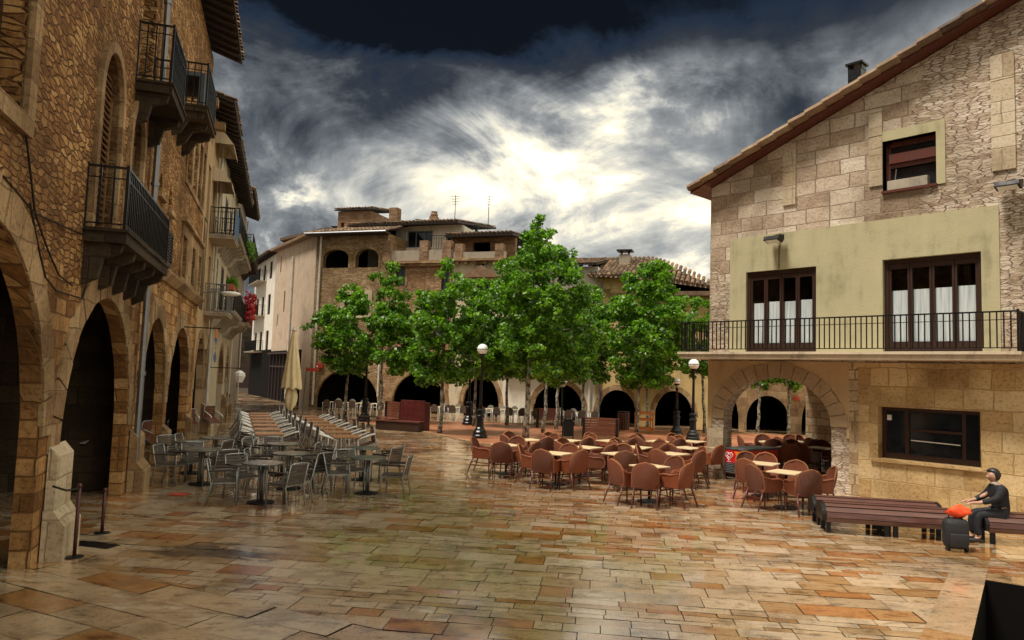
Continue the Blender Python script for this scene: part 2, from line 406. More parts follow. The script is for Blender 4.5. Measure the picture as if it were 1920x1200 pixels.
M['freezer_orange'] = simple('freezer_orange', (.85, .22, .02), .3, 0, .08)
M['post_red'] = simple('post_red', (.06, .012, .012), .4, 0, .2)
LOBES2 = [((.9, -.05, .42), 62, .65), ((-.8, -.5, .5), 50, .15)]
SKY_OFF = (6.4, 26.6, 9); SKY_S = 1.5; SKY_A = 1.0; SKY_D = .45
# ------------------------------------------------------------ camera, light, sky
cam = bpy.data.cameras.new('camera'); camo = bpy.data.objects.new('camera', cam); col.objects.link(camo)
cam.sensor_width = 36; cam.lens = F / 1920 * 36; cam.clip_end = 2000; cam.clip_start = .1
camo.matrix_world = Matrix.Translation(EYEV) @ CM.to_4x4(); sc.camera = camo
sc.view_settings.view_transform = 'Standard'; sc.view_settings.look = 'None'; sc.view_settings.exposure = EXPO; sc.view_settings.gamma = 1.0

SUN_EL, SUN_AZ = 65.0, 242.0            # azimuth clockwise from +Y: over the left row, a little behind the camera
sl = bpy.data.lights.new('sun', 'SUN'); sl.energy = SUN_E; sl.angle = R(14); sl.color = (1, .93, .82)
so = bpy.data.objects.new('sun', sl); col.objects.link(so)
sd = Vector((math.sin(R(SUN_AZ))*math.cos(R(SUN_EL)), math.cos(R(SUN_AZ))*math.cos(R(SUN_EL)), math.sin(R(SUN_EL))))
so.rotation_euler = (-sd).to_track_quat('-Z', 'Y').to_euler(); so.location = sd * 60

w = bpy.data.worlds.new('World'); sc.world = w; w.use_nodes = True; nt = w.node_tree
bg = nt.nodes['Background']
sky = nd(nt, 'TexSky', sky_type='NISHITA', sun_disc=False, sun_elevation=R(SUN_EL), sun_rotation=R(SUN_AZ))
d = nd(nt, 'TexCoord').outputs['Generated']
sp = nd(nt, 'SeparateXYZ', {0: d}); dx, dy, dz = sp.outputs
den = mth(nt, 'ADD', mth(nt, 'MAXIMUM', dz, 0.0), SKY_D)
pl = nd(nt, 'CombineXYZ', {0: mth(nt, 'DIVIDE', dx, den), 1: mth(nt, 'DIVIDE', dy, den), 2: 0.0}).outputs[0]
pl2 = nd(nt, 'VectorMath', {0: pl, 1: (1.0, SKY_A, 1.0)}, operation='MULTIPLY').outputs[0]
pl2 = nd(nt, 'VectorMath', {0: pl2, 1: SKY_OFF}, operation='ADD').outputs[0]
n1 = noise(nt, pl2, SKY_S, 10, .60, .5)
n2 = noise(nt, pl2, SKY_S*2.7, 10, .64, .7)
cl = mth(nt, 'ADD', mth(nt, 'MULTIPLY', n1, .68), mth(nt, 'MULTIPLY', n2, .32))
cl = nd(nt, 'Mix', {0: .65, 2: cl, 3: rng(nt, cl, .36, .64, .3, .7)}).outputs[0]       # about .3 .. .7
el = ramp(nt, dz, [(0, .56), (.08, .53), (.17, .52), (.27, .51), (.33, .47), (.40, .31), (.46, .10), (.53, .0), (.60, .12), (.74, .80), (1.0, .95)])
el = nd(nt, 'SeparateColor', {0: el}).outputs[0]
back = rng(nt, dy, .15, -.25)
base = nd(nt, 'Mix', {0: back, 2: el, 3: BACK}).outputs[0]
b0 = mth(nt, 'ADD', base, mth(nt, 'MULTIPLY', mth(nt, 'SUBTRACT', cl, .5), CLOUD_K))
b0 = mth(nt, 'MULTIPLY', b0, rng(nt, base, .0, .40))
for (px, py, wid, amp) in LOBES:
    v = ray(px, py)
    dt = nd(nt, 'VectorMath', {0: d, 1: tuple(v)}, operation='DOT_PRODUCT').outputs['Value']
    g = rng(nt, dt, math.cos(R(wid)), 1.0, 0.0, amp)
    g = mth(nt, 'MULTIPLY', g, rng(nt, cl, .38, .62, LMIN if wid > 12 else .35, 1.3))
    b0 = mth(nt, 'ADD', b0, g)
for (v, wid, amp) in LOBES2:      # unseen bright sky added at either side to light the house walls
    dt = nd(nt, 'VectorMath', {0: d, 1: tuple(Vector(v).normalized())}, operation='DOT_PRODUCT').outputs['Value']
    b0 = mth(nt, 'ADD', b0, rng(nt, dt, math.cos(R(wid)), 1.0, 0.0, amp))
b0 = mth(nt, 'MAXIMUM', b0, 0.0)
cc = ramp(nt, b0, [(0, (.0006, .0008, .0012)), (.06, (.006, .010, .018)), (.18, (.0145, .0172, .0215)), (.34, (.054, .060, .066)), (.52, (.137, .143, .146)),
                   (.68, (.30, .295, .265)), (.84, (.52, .475, .36)), (1.0, (.72, .67, .52))])
cc = nd(nt, 'VectorMath', {0: cc, 'Scale': 10.0}, operation='SCALE').outputs[0]          # the background strength is .1
cover = rng(nt, b0, .0, .05, .94, 1.0)
fin = mixc(nt, .988, sky.outputs[0], cc)
nt.links.new(fin, bg.inputs[0]); bg.inputs[1].default_value = .1

# ------------------------------------------------------------ ground
def clip(poly, a, b, keep_left=True):
    """half-plane clip of a convex polygon by the line a->b"""
    out = []; n = len(poly)
    def sd_(p): 
        v = (b[0]-a[0])*(p[1]-a[1]) - (b[1]-a[1])*(p[0]-a[0]); return v if keep_left else -v
    for i in range(n):
        p, q = poly[i], poly[(i+1) % n]; dp, dq = sd_(p), sd_(q)
        if dp >= 0: out.append(p)
        if (dp > 0 > dq) or (dp < 0 < dq):
            t = dp/(dp-dq); out.append((p[0]+(q[0]-p[0])*t, p[1]+(q[1]-p[1])*t))
    return out
def area(p): return abs(sum(p[i][0]*p[(i+1) % len(p)][1]-p[(i+1) % len(p)][0]*p[i][1] for i in range(len(p))))/2
def xy(px, py): v = gnd(px, py); return (v.x, v.y)
# stairwell hole at the lower right (counter-clockwise)
h1, h2 = Vector(xy(1848, 1087)), Vector(xy(1822, 1200)); hd = (h2-h1).normalized(); hx = Vector((-hd.y, hd.x))
if hx.x < 0: hx = -hx
PIT = [tuple(h1), tuple(h1+hd*5.0), tuple(h1+hd*5.0+hx*3.0), tuple(h1+hx*3.0)]
def outside(poly, hole):
    res = []; cur = poly
    for i in range(len(hole)):
        a, b = hole[i], hole[(i+1) % len(hole)]
        o = clip(cur, a, b, False)
        if len(o) > 2 and area(o) > 1e-4: res.append(o)
        cur = clip(cur, a, b, True)
        if len(cur) < 3: break
    return res
# joint line that divides the square's paving from the older slabs in the foreground
ja, jb = xy(107, 1050), xy(767, 1192)
def pave(mb, ang, u0, u1, v0, v1, hs, ws, clips, q, tilt=.007, gap=.005):
    c, s = math.cos(ang), math.sin(ang)
    tw = lambda u, v: (c*u - s*v, s*u + c*v)
    v = v0
    while v < v1:
        h = q.uniform(*q.choice(hs)); u = u0 - q.random()
        while u < u1:
            wd = q.uniform(*ws) * (1.25 if h > .33 else .9)
            poly = [tw(u+gap, v+gap), tw(u+wd-gap, v+gap), tw(u+wd-gap, v+h-gap), tw(u+gap, v+h-gap)]
            cx = sum(p[0] for p in poly)/4; cy = sum(p[1] for p in poly)/4
            u += wd
            if abs(cx) > cy*.85 + 5 or cy < 2: continue
            for (a, b, k) in clips:
                poly = clip(poly, a, b, k)
                if len(poly) < 3: break
            if len(poly) < 3 or area(poly) < .004: continue
            for pc in (outside(poly, PIT) if cx > 3 and cy < 13 else [poly]):
                gx, gy = q.gauss(0, tilt), q.gauss(0, tilt); z0 = q.uniform(-.0015, .0015)
                mb.add([(p[0], p[1], z0 + gx*(p[0]-cx) + gy*(p[1]-cy)) for p in pc], [tuple(range(len(pc)))])
        v += h
q = random.Random(3)
pm = MB()
pave(pm, -R(7.2), -34, 34, 2, 66, [(.11, .17), (.17, .25), (.30, .42)], (.28, .72), [(ja, jb, True)], q)
lang = math.atan2(jb[1]-ja[1], jb[0]-ja[0])
pave(pm, lang, -22, 12, -6, 14, [(.3, .4), (.4, .6)], (.6, 1.3), [(ja, jb, False)], q, .005, .006)
def pave_mat():
    m, nt, b = newmat('paving')
    g = nd(nt, 'NewGeometry'); isl = g.outputs['Random Per Island']; co = g.outputs['Position']
    st = nd(nt, 'VectorMath', {0: co, 1: (1.0, 2.2, 1.0)}, operation='MULTIPLY').outputs[0]
    n1 = noise(nt, st, 3.2, 8, .68, .3); n2 = noise(nt, co, .32, 4, .6); n3 = noise(nt, co, 22, 5, .7); n4 = noise(nt, co, 1.1, 6, .65)
    v = mth(nt, 'ADD', mth(nt, 'MULTIPLY', isl, .62), mth(nt, 'MULTIPLY', n1, .38))
    c = ramp(nt, v, [(.16, (.32, .10, .026)), (.27, (.42, .18, .055)), (.36, (.38, .225, .095)), (.50, (.50, .335, .19)), (.64, (.57, .43, .29)), (.78, (.42, .28, .16)), (.90, (.74, .66, .54))])
    dk = rng(nt, n1, .30, .5, .38, 1.0); dk2 = rng(nt, n4, .32, .5, .55, 1.0); k = mth(nt, 'MULTIPLY', dk, dk2)
    sp_ = rng(nt, n3, .34, .46, .55, 1.0); k = mth(nt, 'MULTIPLY', k, sp_)
    c = mixc(nt, 1.0, c, nd(nt, 'CombineColor', {0: k, 1: k, 2: k}).outputs[0], 'MULTIPLY')
    # the dark wet stain by the left arcade
    sv = gnd(395, 1035); sx = nd(nt, 'VectorMath', {0: co, 1: (sv.x, sv.y, 0)}, operation='SUBTRACT').outputs[0]
    sx = nd(nt, 'VectorMath', {0: sx, 1: (.62, 1.5, 1)}, operation='MULTIPLY').outputs[0]
    ln = nd(nt, 'VectorMath', {0: sx}, operation='LENGTH').outputs['Value']
    s_ = mth(nt, 'ADD', ln, mth(nt, 'MULTIPLY', mth(nt, 'SUBTRACT', noise(nt, st, 1.3, 5, .65, 1.2), .5), 2.6))
    c = mixc(nt, rng(nt, s_, .35, .75, .85, 0.0), c, (.022, .012, .007))
    nt.links.new(c, b.inputs['Base Color'])
    r = mth(nt, 'ADD', rng(nt, n2, .35, .65, .15, .32), mth(nt, 'MULTIPLY', mth(nt, 'SUBTRACT', n1, .5), .35))
    r = mth(nt, 'ADD', r, mth(nt, 'MULTIPLY', mth(nt, 'SUBTRACT', nd(nt, 'TexWhiteNoise', {'W': isl}, noise_dimensions='1D').outputs[0], .5), .22))
    nt.links.new(mth(nt, 'MAXIMUM', r, .11), b.inputs['Roughness'])
    b.inputs['Specular IOR Level'].default_value = 1.0
    b.inputs['Coat Weight'].default_value = 1.0; nt.links.new(rng(nt, n2, .38, .62, .05, .26), b.inputs['Coat Roughness']); b.inputs['Coat IOR'].default_value = 1.6
    hh = mth(nt, 'ADD', mth(nt, 'MULTIPLY', n1, .8), mth(nt, 'MULTIPLY', n3, .25))
    nt.links.new(nd(nt, 'Bump', {'Strength': .25, 'Distance': .012, 'Height': hh}).outputs[0], b.inputs['Normal'])
    return m
M['paving'] = pave_mat()
tag(pm.build('plaza_paving', M['paving']), 'wet tan and orange stone slabs paving the square', 'paving', kind='structure')
M['mortar'] = simple('mortar', (.035, .021, .011), .5, world=True)
gm = MB()
for pc in outside([(-400, -60), (400, -60), (400, 900), (-400, 900)], PIT): gm.add([(p[0], p[1], -.02) for p in pc], [tuple(range(len(pc)))])
tag(gm.build('ground', M['mortar']), 'dark ground under the paving', 'ground', kind='structure')
pt = MB(); n_ = len(PIT)
pt.add([(p[0], p[1], -.004) for p in PIT] + [(p[0], p[1], -2.2) for p in PIT], [(i, (i+1) % n_, (i+1) % n_+n_, i+n_) for i in range(n_)] + [tuple(range(n_, 2*n_))])
tag(pt.build('stairwell', M['dark']), 'dark stairwell opening at the lower right', 'stairwell', kind='structure')  # near-black walls and floor: shade down the well put into their colour
# border slabs round the stairwell
bm_ = MB(); q = random.Random(5)
def border(p0, dirv, nrm, ln, wd):
    t = 0
    while t < ln:
        l = q.uniform(.5, .9); e = min(ln, t+l)
        a = p0 + dirv*(t+.006); b = p0 + dirv*(e-.006); zz = [.006+q.uniform(0, .004) for _ in range(4)]
        i0, i1 = nrm*.0, nrm*wd
        ps = [a+i0, b+i0, b+i1, a+i1]
        bm_.add([(p.x, p.y, z) for p, z in zip(ps, zz)] + [(p.x, p.y, -.01) for p in ps], [(0,1,2,3),(0,4,5,1),(1,5,6,2),(2,6,7,3),(3,7,4,0)])
        t = e
border(h1 - hd*.42, hd, -hx, 4.6, .42)
border(h1 - hx*.0 - hd*.42, hx, -hd*-.0 + hd*.0 + Vector((0, 0)) + (hd*1.0), 3.0, .415)
tag(bm_.build('stairwell_kerb', M['paving'], fixn=True), 'stone kerb slabs edging the stairwell', 'kerb', kind='structure')

# brick terrace under the trees
def terrace_mat():
    m, nt, b = newmat('terrace')
    co = nd(nt, 'NewGeometry').outputs['Position']
    br = nd(nt, 'TexBrick', {'Vector': co, 'Color1': (.32, .105, .045, 1), 'Color2': (.42, .17, .08, 1), 'Mortar': (.2, .09, .05, 1), 'Scale': 1.0, 'Mortar Size': .012, 'Brick Width': .3, 'Row Height': .15})
    n = noise(nt, co, 1.2, 6, .65); k = rng(nt, n, .3, .6, .6, 1.0)
    nt.links.new(mixc(nt, 1.0, br.outputs[0], nd(nt, 'CombineColor', {0: k, 1: k, 2: k}).outputs[0], 'MULTIPLY'), b.inputs['Base Color'])
    nt.links.new(rng(nt, n, .3, .7, .3, .6), b.inputs['Roughness'])
    return m
M['terrace'] = terrace_mat()
tp = [xy(613, 785), xy(797, 810.5), xy(905, 833), xy(1120, 841), xy(1345, 846), xy(1600, 846), xy(1600, 824), xy(1330, 809), xy(1110, 801), xy(880, 792)]
te = MB(); te.prism(tp, .0, .02, lambda a, b, d: (a, b, d)); 
tag(te.build('tree_terrace', M['terrace']), 'orange brick terrace under the plane trees', 'terrace', kind='structure')
kb = MB()
for i in range(0, 5):
    a, b = Vector(tp[i] + (0,)), Vector(tp[i+1] + (0,)); kb.bar(a + Vector((0,0,.0)), b + Vector((0,0,.0)), .16, .07)
for i in range(6, 9):
    a, b = Vector(tp[i] + (0,)), Vector(tp[i+1] + (0,)); kb.bar(a, b, .14, .12)
tag(kb.build('terrace_kerb', M['stone_trim']), 'stone kerb round the brick terrace', 'kerb', kind='structure')
# ------------------------------------------------------------ building helpers
def downpipe(B, x, z0, z1, mat, y=-.09, r=.055, shoe=True, lean=0):
    m = MB().tube([(x, y, z0), (x, y, z1)], r, 8)
    for k in range(int((z1-z0)/1.9)+1): m.lathe([(r+.02, z0+.3+k*1.9), (r+.02, z0+.38+k*1.9)], (x, y), 8)
    return m.build('downpipe', mat, B, smooth=False)
def window(B, x0, x1, z0, z1, y, style='glass', mat='wood_dark', panes=2, sur=None):
    f = MB(); t = .07
    for a, b in ((x0, x0+t), (x1-t, x1)): f.box(a, y-.05, z0, b, y+.03, z1)
    f.box(x0+t, y-.05, z0, x1-t, y+.03, z0+t); f.box(x0+t, y-.05, z1-t, x1-t, y+.03, z1)
    for k in range(1, panes):
        c = x0+(x1-x0)*k/panes; f.box(c-.035, y-.04, z0+t, c+.035, y+.03, z1-t)
    w_ = f.build('window', M[mat], B)
    if style == 'glass':
        MB().add([(x0, y+.01, z0), (x1, y+.01, z0), (x1, y+.01, z1), (x0, y+.01, z1)], [(0,1,2,3)]).build('pane', M['glass'], w_)
    else:
        s = MB(); z = z0+t
        while z < z1-t-.02:
            s.bar((x0+t, y-.02, z+.03), (x1-t, y-.02, z+.03), .05, .018, (0, -.6, 1)); z += .075
        s.add([(x0, y+.02, z0), (x1, y+.02, z0), (x1, y+.02, z1), (x0, y+.02, z1)], [(0,1,2,3)])
        s.build('shutter', M[style], w_)
    return w_
def railing(B, x0, x1, yo, z0, h, mat='iron', step=.13, sides=True, r=.011, name='railing', ywall=0.0, belly=0.0):
    m = MB()
    zt, zb = z0+h, z0+.07
    pts = [(x0, ywall, 0), (x0, yo, 0), (x1, yo, 0), (x1, ywall, 0)] if sides else [(x0, yo, 0), (x1, yo, 0)]
    for a, b in zip(pts[:-1], pts[1:]):
        for z, hh in ((zt, .03), (zb, .02), (zt-.16, .014)): m.bar((a[0], a[1], z), (b[0], b[1], z), .035 if z == zt else .02, hh)
        L = math.dist(a[:2], b[:2]); n = max(1, int(L/step))
        for k in range(n+1):
            t = k/n; p = (a[0]+(b[0]-a[0])*t, a[1]+(b[1]-a[1])*t)
            if belly: 
                ox = 0 if a[0] != b[0] else 0; m.tube([(p[0], p[1], zt), (p[0], p[1]-belly*.3, z0+h*.5), (p[0], p[1]-belly, z0+h*.25), (p[0], p[1], zb)], r, 4)
            else: m.bar((p[0], p[1], zb), (p[0], p[1], zt), 2*r, 2*r, (0, 1, 0))
    for p in pts: m.bar((p[0], p[1], z0), (p[0], p[1], zt+.04), .04, .04, (0, 1, 0))
    return m.build(name, M[mat], B)
def balcony(B, x0, x1, z, dep, h, slab='concrete', mat='iron', corb=True, th=.14, belly=0.0):
    s = MB().box(x0, -dep, z-th, x1, -.003, z); s.box(x0-.03, -dep-.03, z-.045, x1+.03, -.003, z+.001)
    o = s.build('balcony', M[slab], B)
    railing(o, x0+.03, x1-.03, -dep+.04, z, h, mat, belly=belly)
    if corb:
        n = max(2, int((x1-x0)/.9)+1)
        for k in range(n):
            c = MB()
            x = x0+.15+(x1-x0-.3)*k/(n-1)
            c.prism([(-.003, z-th), (-dep*.9, z-th), (-dep*.85, z-th-.12), (-dep*.45, z-th-.22), (-.2, z-th-.5), (-.003, z-th-.6)], x-.07, x+.07, lambda a, b, d: (d, a, b))
            c.build('corbel', M[slab], o, fixn=True)
    return o
def eave(B, x0, x1, z, over, back=3.5, rise=.32, th=.10, rafter=True, tiles_=True):
    """tiled roof sloping up from an eave that overhangs the wall face"""
    m = MB(); fn = lambda a, b, d: (d, a, b)
    m.prism([(-over, z), (back, z+rise*(back+over)), (back, z+rise*(back+over)+th), (-over, z+th)], x0, x1, fn)
    if rafter:
        x = x0+.15
        while x < x1:
            m.prism([(-over+.06, z-.10+.02), (.2, z+rise*(.2+over)-.10), (.2, z+rise*(.2+over)-.004), (-over+.06, z+.015)], x-.05, x+.05, fn); x += .55
    o = m.build('roof', M['wood_eave'], B, fixn=True)
    if tiles_: tile_rows(o, x0, x1, -over-.06, back, z+th, rise)
    return o
def tile_rows(o, x0, x1, y0, y1, z, rise, wd=.24, ln=.42, seed=1, fn=None, clipf=None):
    q = random.Random(seed); m = MB(); fn = fn or (lambda x, y, z: (x, y, z))
    n = max(1, int((x1-x0)/wd)); wd = (x1-x0)/n; r = wd*.42
    for i in range(n):
        x = x0+wd*(i+.5); y = y0
        while y < y1-.02:
            e = min(y1, y+ln); j = q.uniform(-.015, .015); jz = q.uniform(-.008, .012)
            if clipf is None or clipf(x, y):
                za, zb = z+rise*(y-y0)+.045+jz, z+rise*(e-y0)+.005+jz
                vs = []
                for (yy, zz) in ((y+j, za), (e, zb)):
                    for k in range(5):
                        a = math.pi*k/4; vs.append(fn(x+r*math.cos(a), yy, zz+r*.75*math.sin(a)))
                m.add(vs, [(k, k+1, k+6, k+5) for k in range(4)] + [(0, 4, 3, 2, 1)])
            y = e
    return m.build('roof_tiles', M['tile'], o)
def chimney(B, x, y, z0, z1, w_, mat='brick_gable', cap='slab', name='chimney'):
    m = MB().box(x-w_/2, y-w_/2, z0, x+w_/2, y+w_/2, z1)
    if cap == 'slab': m.box(x-w_*.62, y-w_*.62, z1, x+w_*.62, y+w_*.62, z1+.08)
    o = m.build(name, M[mat], B)
    if cap == 'hood':
        h = MB()
        for sx in (-1, 1):
            for sy in (-1, 1): h.box(x+sx*w_*.35-.03, y+sy*w_*.35-.03, z1, x+sx*w_*.35+.03, y+sy*w_*.35+.03, z1+.2)
        h.box(x-w_*.75, y-w_*.7, z1+.2, x+w_*.75, y+w_*.7, z1+.27); h.build('chimney_cap', M['iron'], o)
    if cap == 'pot': MB().lathe([(w_*.5, z1), (w_*.55, z1+.12), (w_*.4, z1+.3), (w_*.45, z1+.36)], (x, y), 10).build('chimney_pot', M['brick_gable'], o)
    return o

# ------------------------------------------------------------ LEFT ROW
wo = gnd(248, 912); wr = ray(528, hor(528))
W = Frame(wo, (wr.x, wr.y))
S, Z = W.S, W.Z
sA = -15.5
s1 = S(262, 600); s2 = S(371, 566); s3 = S(402, 450); s4 = S(441, 480); s5 = S(456, 520)
zL2 = Z(400, 108); zL3 = Z(403, 215); zL4 = Z(418, 280); zL5 = Z(452, 368)
AD = .22   # thickness of the arcade piers
def jamb(px, py=720): return S(px, py)
arches = {'L1': [(S(82, 720)-4.9, S(82, 720), 1.55, Z(20, 440)+.15), (S(109, 800), S(242, 720), 1.3, 3.52)],
          'L2': [(S(262, 700)+.1, S(310, 700), 1.5, 3.53), (S(316, 700), S(354, 690), 1.5, 3.53)],
          'L3': [(S(360, 690), S(381, 690), 1.6, 3.45), (S(389, 690), S(402, 690), 1.6, 3.4)],
          'L4': [(S(408.5, 690), S(418, 690), 1.6, 3.3), (S(423, 690), S(432, 690), 1.6, 3.3)],
          'L5': []}
def arcade(B, s0, e, zc, names, dep=4.2):
    """dark vaulted walk behind the arches: back wall, ceiling, inner sides"""
    m = MB(); m.room(0.01, e-s0-.01, AD, dep, -.3, zc)
    return m.build('arcade_walk', M['dark_stone'], B)
def leftwall(B, s0, e, zt, holes, arcs, mat, ring='stone_trim'):
    hs = []
    for (a, b, zs, zz) in arcs: hs.append(arch(a-s0, b-s0, -.25, zs, zz, 22, .012, int(a*10)))
    m = MB(); m.wall([(0, -.4), (e-s0, -.4), (e-s0, zt), (0, zt)], hs, AD)
    m.wall([(0, -.4), (e-s0, -.4), (e-s0, zt), (0, zt)], [], .001, .0) if False else None
    for h in holes: pass
    return m, hs
def ring(B, a, b, zs, zt, wd, mat, y=-.025, z0=None, th=.03, n=22, name='arch_ring'):
    c = (a+b)/2; h = (b-a)/2; o = []; i = []
    for k in range(n+1):
        t = math.pi*k/n; i.append((c+h*math.cos(t), zs+(zt-zs)*math.sin(t))); o.append((c+(h+wd)*math.cos(t), zs+(zt-zs+wd)*math.sin(t)))
    if z0 is not None: i = [(b, z0)]+i+[(a, z0)]; o = [(b+wd, z0)]+o+[(a-wd, z0)]
    vs = []; fs = []; N = len(i)
    for k in range(N): vs += [(i[k][0], y, i[k][1]), (o[k][0], y, o[k][1]), (o[k][0], y+th, o[k][1]), (i[k][0], y+th+.2, i[k][1])]
    for k in range(N-1):
        p = 4*k; r_ = p+4; fs += [(p, r_, r_+1, p+1), (p+1, r_+1, r_+2, p+2), (p, p+3, r_+3, r_)]
    return MB().add(vs, fs).build(name, M[mat], B, fixn=True)

def voussoirs(B, a, b, zs, zt, wd, mat, y=-.03, n=15, seed=0, th=.05):
    q = random.Random(seed); m = MB(); c = (a+b)/2; h = (b-a)/2
    P_ = lambda t, k: (c+(h+k)*math.cos(t), zs+(zt-zs+k)*math.sin(t))
    for i in range(n):
        t0, t1 = math.pi*i/n+.006, math.pi*(i+1)/n-.006; tm = (t0+t1)/2; w_ = wd*q.uniform(.88, 1.12); j = q.uniform(0, .018)
        m.prism([P_(t0, .0), P_(tm, .0), P_(t1, .0), P_(t1, w_), P_(tm, w_), P_(t0, w_)], y-j, y+th)
    return m.build('arch_ring', M[mat], B, fixn=True)
def facade(B, x0, x1, z0, zt, arcs, wins, mat, dw=.32, shell=6.0, top=None, y0=0.0, hollow=True, name='wall'):
    """front wall with deep arches and shallower windows; plus side and back walls and a dark inside"""
    ah = [arch(a, b, -.25, zs, zz, 22, .01, int(abs(a)*10)) for a, b, zs, zz in arcs]
    m = MB(); outer = top or [(x0, z0), (x1, z0), (x1, zt), (x0, zt)]
    m.wall(outer, ah + wins, .001, y0, rim=False)
    nn = MB()
    for hs, dep in ((ah, AD), (wins, dw)):
        for l in hs:
            n = len(l)
            m.add([(p[0], y0, p[1]) for p in l] + [(p[0], y0+dep, p[1]) for p in l], [(i, (i+1) % n, (i+1) % n + n, i+n) for i in range(n)])
    zs_ = max(p[1] for p in outer)
    m.add([(x0, y0, z0), (x0, shell, z0), (x0, shell, zt), (x0, y0, zt)], [(0, 1, 2, 3)])
    m.add([(x1, y0, z0), (x1, shell, z0), (x1, shell, zt), (x1, y0, zt)], [(3, 2, 1, 0)])
    m.add([(x0, shell, z0), (x1, shell, z0), (x1, shell, zt), (x0, shell, zt)], [(3, 2, 1, 0)])
    return m.build(name, M[mat], B)

# --- the near stone house
L1 = bld(W, sA, 'stone_house', 'near rough stone arcaded house with iron balcony and arched shuttered windows')
def lx(px, py, s0, y=0.0): a, z = W.at(px, py, y); return a-s0, z
e = s1-sA
zb1 = Z(235, 428, -.55); 
wx0, wx1 = lx(181, 250, sA)[0], lx(221, 250, sA)[0]; wz = lx(203, 84, sA)[1]
vx0, vx1 = lx(243, 260, sA)[0], lx(266, 260, sA)[0]; vz = lx(253, 196, sA)[1]
fx0, fx1 = lx(-35, 150, sA)[0], lx(46, 150, sA)[0]; fz = lx(42, 215, sA)[1]
wA = [arch(wx0, wx1, zb1, wz-(wx1-wx0)/2*1.15, wz, 14), arch(vx0, vx1, zb1, vz-(vx1-vx0)/2*1.15, vz, 14), rect(fx0, fx1, fz, fz+2.6)]
ux0, ux1 = e-1.75, e-.55; uz = max(Z(295, 165, -.6), vz+.45)
a1 = [(a-sA, b-sA, c, d_) for a, b, c, d_ in arches['L1']]
facade(L1, 0, e, -.4, zL2+.4, a1, wA + [rect(ux0, ux1, uz, uz+2.4)], 'stone_near')
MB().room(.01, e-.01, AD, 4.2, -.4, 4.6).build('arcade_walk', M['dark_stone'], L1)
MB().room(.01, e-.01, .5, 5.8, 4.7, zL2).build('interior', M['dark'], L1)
for (a, b, c, d_) in a1: voussoirs(L1, a, b, c, d_, .42, 'stone_trim', -.02, 17, 3)
for (a, b, zt) in ((wx0, wx1, wz), (vx0, vx1, vz)):
    ring(L1, a, b, zt-(b-a)/2*1.15, zt, .16, 'stone_trim', -.07, zb1, .08, 14, 'window_surround')
    c = (a+b)/2; f = MB()
    zt2 = zt-.1
    for (p, q_) in ((a+.02, c-.03), (c+.03, b-.02)):
        zz = zb1
        f.box(p, .10, zb1, p+.07, .16, zt2-.45); f.box(q_-.07, .10, zb1, q_, .16, zt2-.45)
        while zz < zt-.25:
            f.bar((p+.07, .13, zz+.04), (q_-.07, .13, zz+.04), .075, .02, (0, -.7, 1)); zz += .1
    f.add([(a, .19, zb1), (b, .19, zb1), (b, .19, zt), (a, .19, zt)], [(0, 1, 2, 3)])
    f.build('shutter', M['wood_shut'], L1)
window(L1, fx0, fx1, fz, fz+2.6, .3, 'wood_shut')
MB().wall(rect(fx0-.22, fx1+.22, fz-.2, fz+2.85), [rect(fx0, fx1, fz, fz+2.6)], .08, -.06).build('window_surround', M['stone_trim'], L1)
window(L1, ux0, ux1, uz, uz+2.4, .3)
bx0, bx1 = lx(238, 430, sA, -.55)[0], lx(313, 525, sA, -.55)[0]
bb = balcony(L1, bx0, bx1, zb1, .55, Z(236, 302, -.55)-zb1, 'dark_stone', 'iron_black', True, .2)
balcony(L1, e-2.0, e-.3, uz, .6, 1.05, 'dark_stone', 'iron_black', True, .2)
eave(L1, 0, e, zL2+.4, 1.2)
# buttress plinth of the pier between the first two arches
p0, p1 = lx(84, 900, sA)[0], lx(113, 900, sA)[0]
bt = MB()
bt.prism([(-.02, 0), (-.27, 0), (-.27, .42), (-.13, .62), (-.02, .62)], p0-.06, p1+.04, lambda a, b, d: (d, a, b))
bt.prism([(-.02, .625), (-.13, .625), (-.13, 1.28), (-.02, 1.42)], p0-.02, p1+.02, lambda a, b, d: (d, a, b))
bt.build('buttress', M['stone_pale'], L1, fixn=True)
bt = MB(); p0, p1 = lx(237, 880, sA)[0]-.02, lx(250, 880, sA)[0]+.1
bt.prism([(-.02, 0), (-.3, 0), (-.3, .4), (-.16, .58), (-.02, .58)], p0, p1, lambda a, b, d: (d, a, b))
bt.prism([(-.02, .585), (-.16, .585), (-.16, 1.05), (-.02, 1.2)], p0, p1, lambda a, b, d: (d, a, b))
bt.build('buttress', M['stone_trim'], L1, fixn=True)
downpipe(L1, e-.12, .05, zL2, M['zinc'], -.12, .06)
# cables sagging across the wall
cb = MB()
for pts in (((40, 230), (60, 400), (85, 470), (105, 515), (130, 535)), ((50, 380), (70, 480), (80, 520), (100, 545), (150, 560), (160, 525)), ((0, 330), (60, 400), (150, 440))):
    cb.tube([(lx(x, y, sA)[0], -.03, lx(x, y, sA)[1]) for x, y in pts], .012, 5)
cb.build('cable', M['iron_black'], L1)

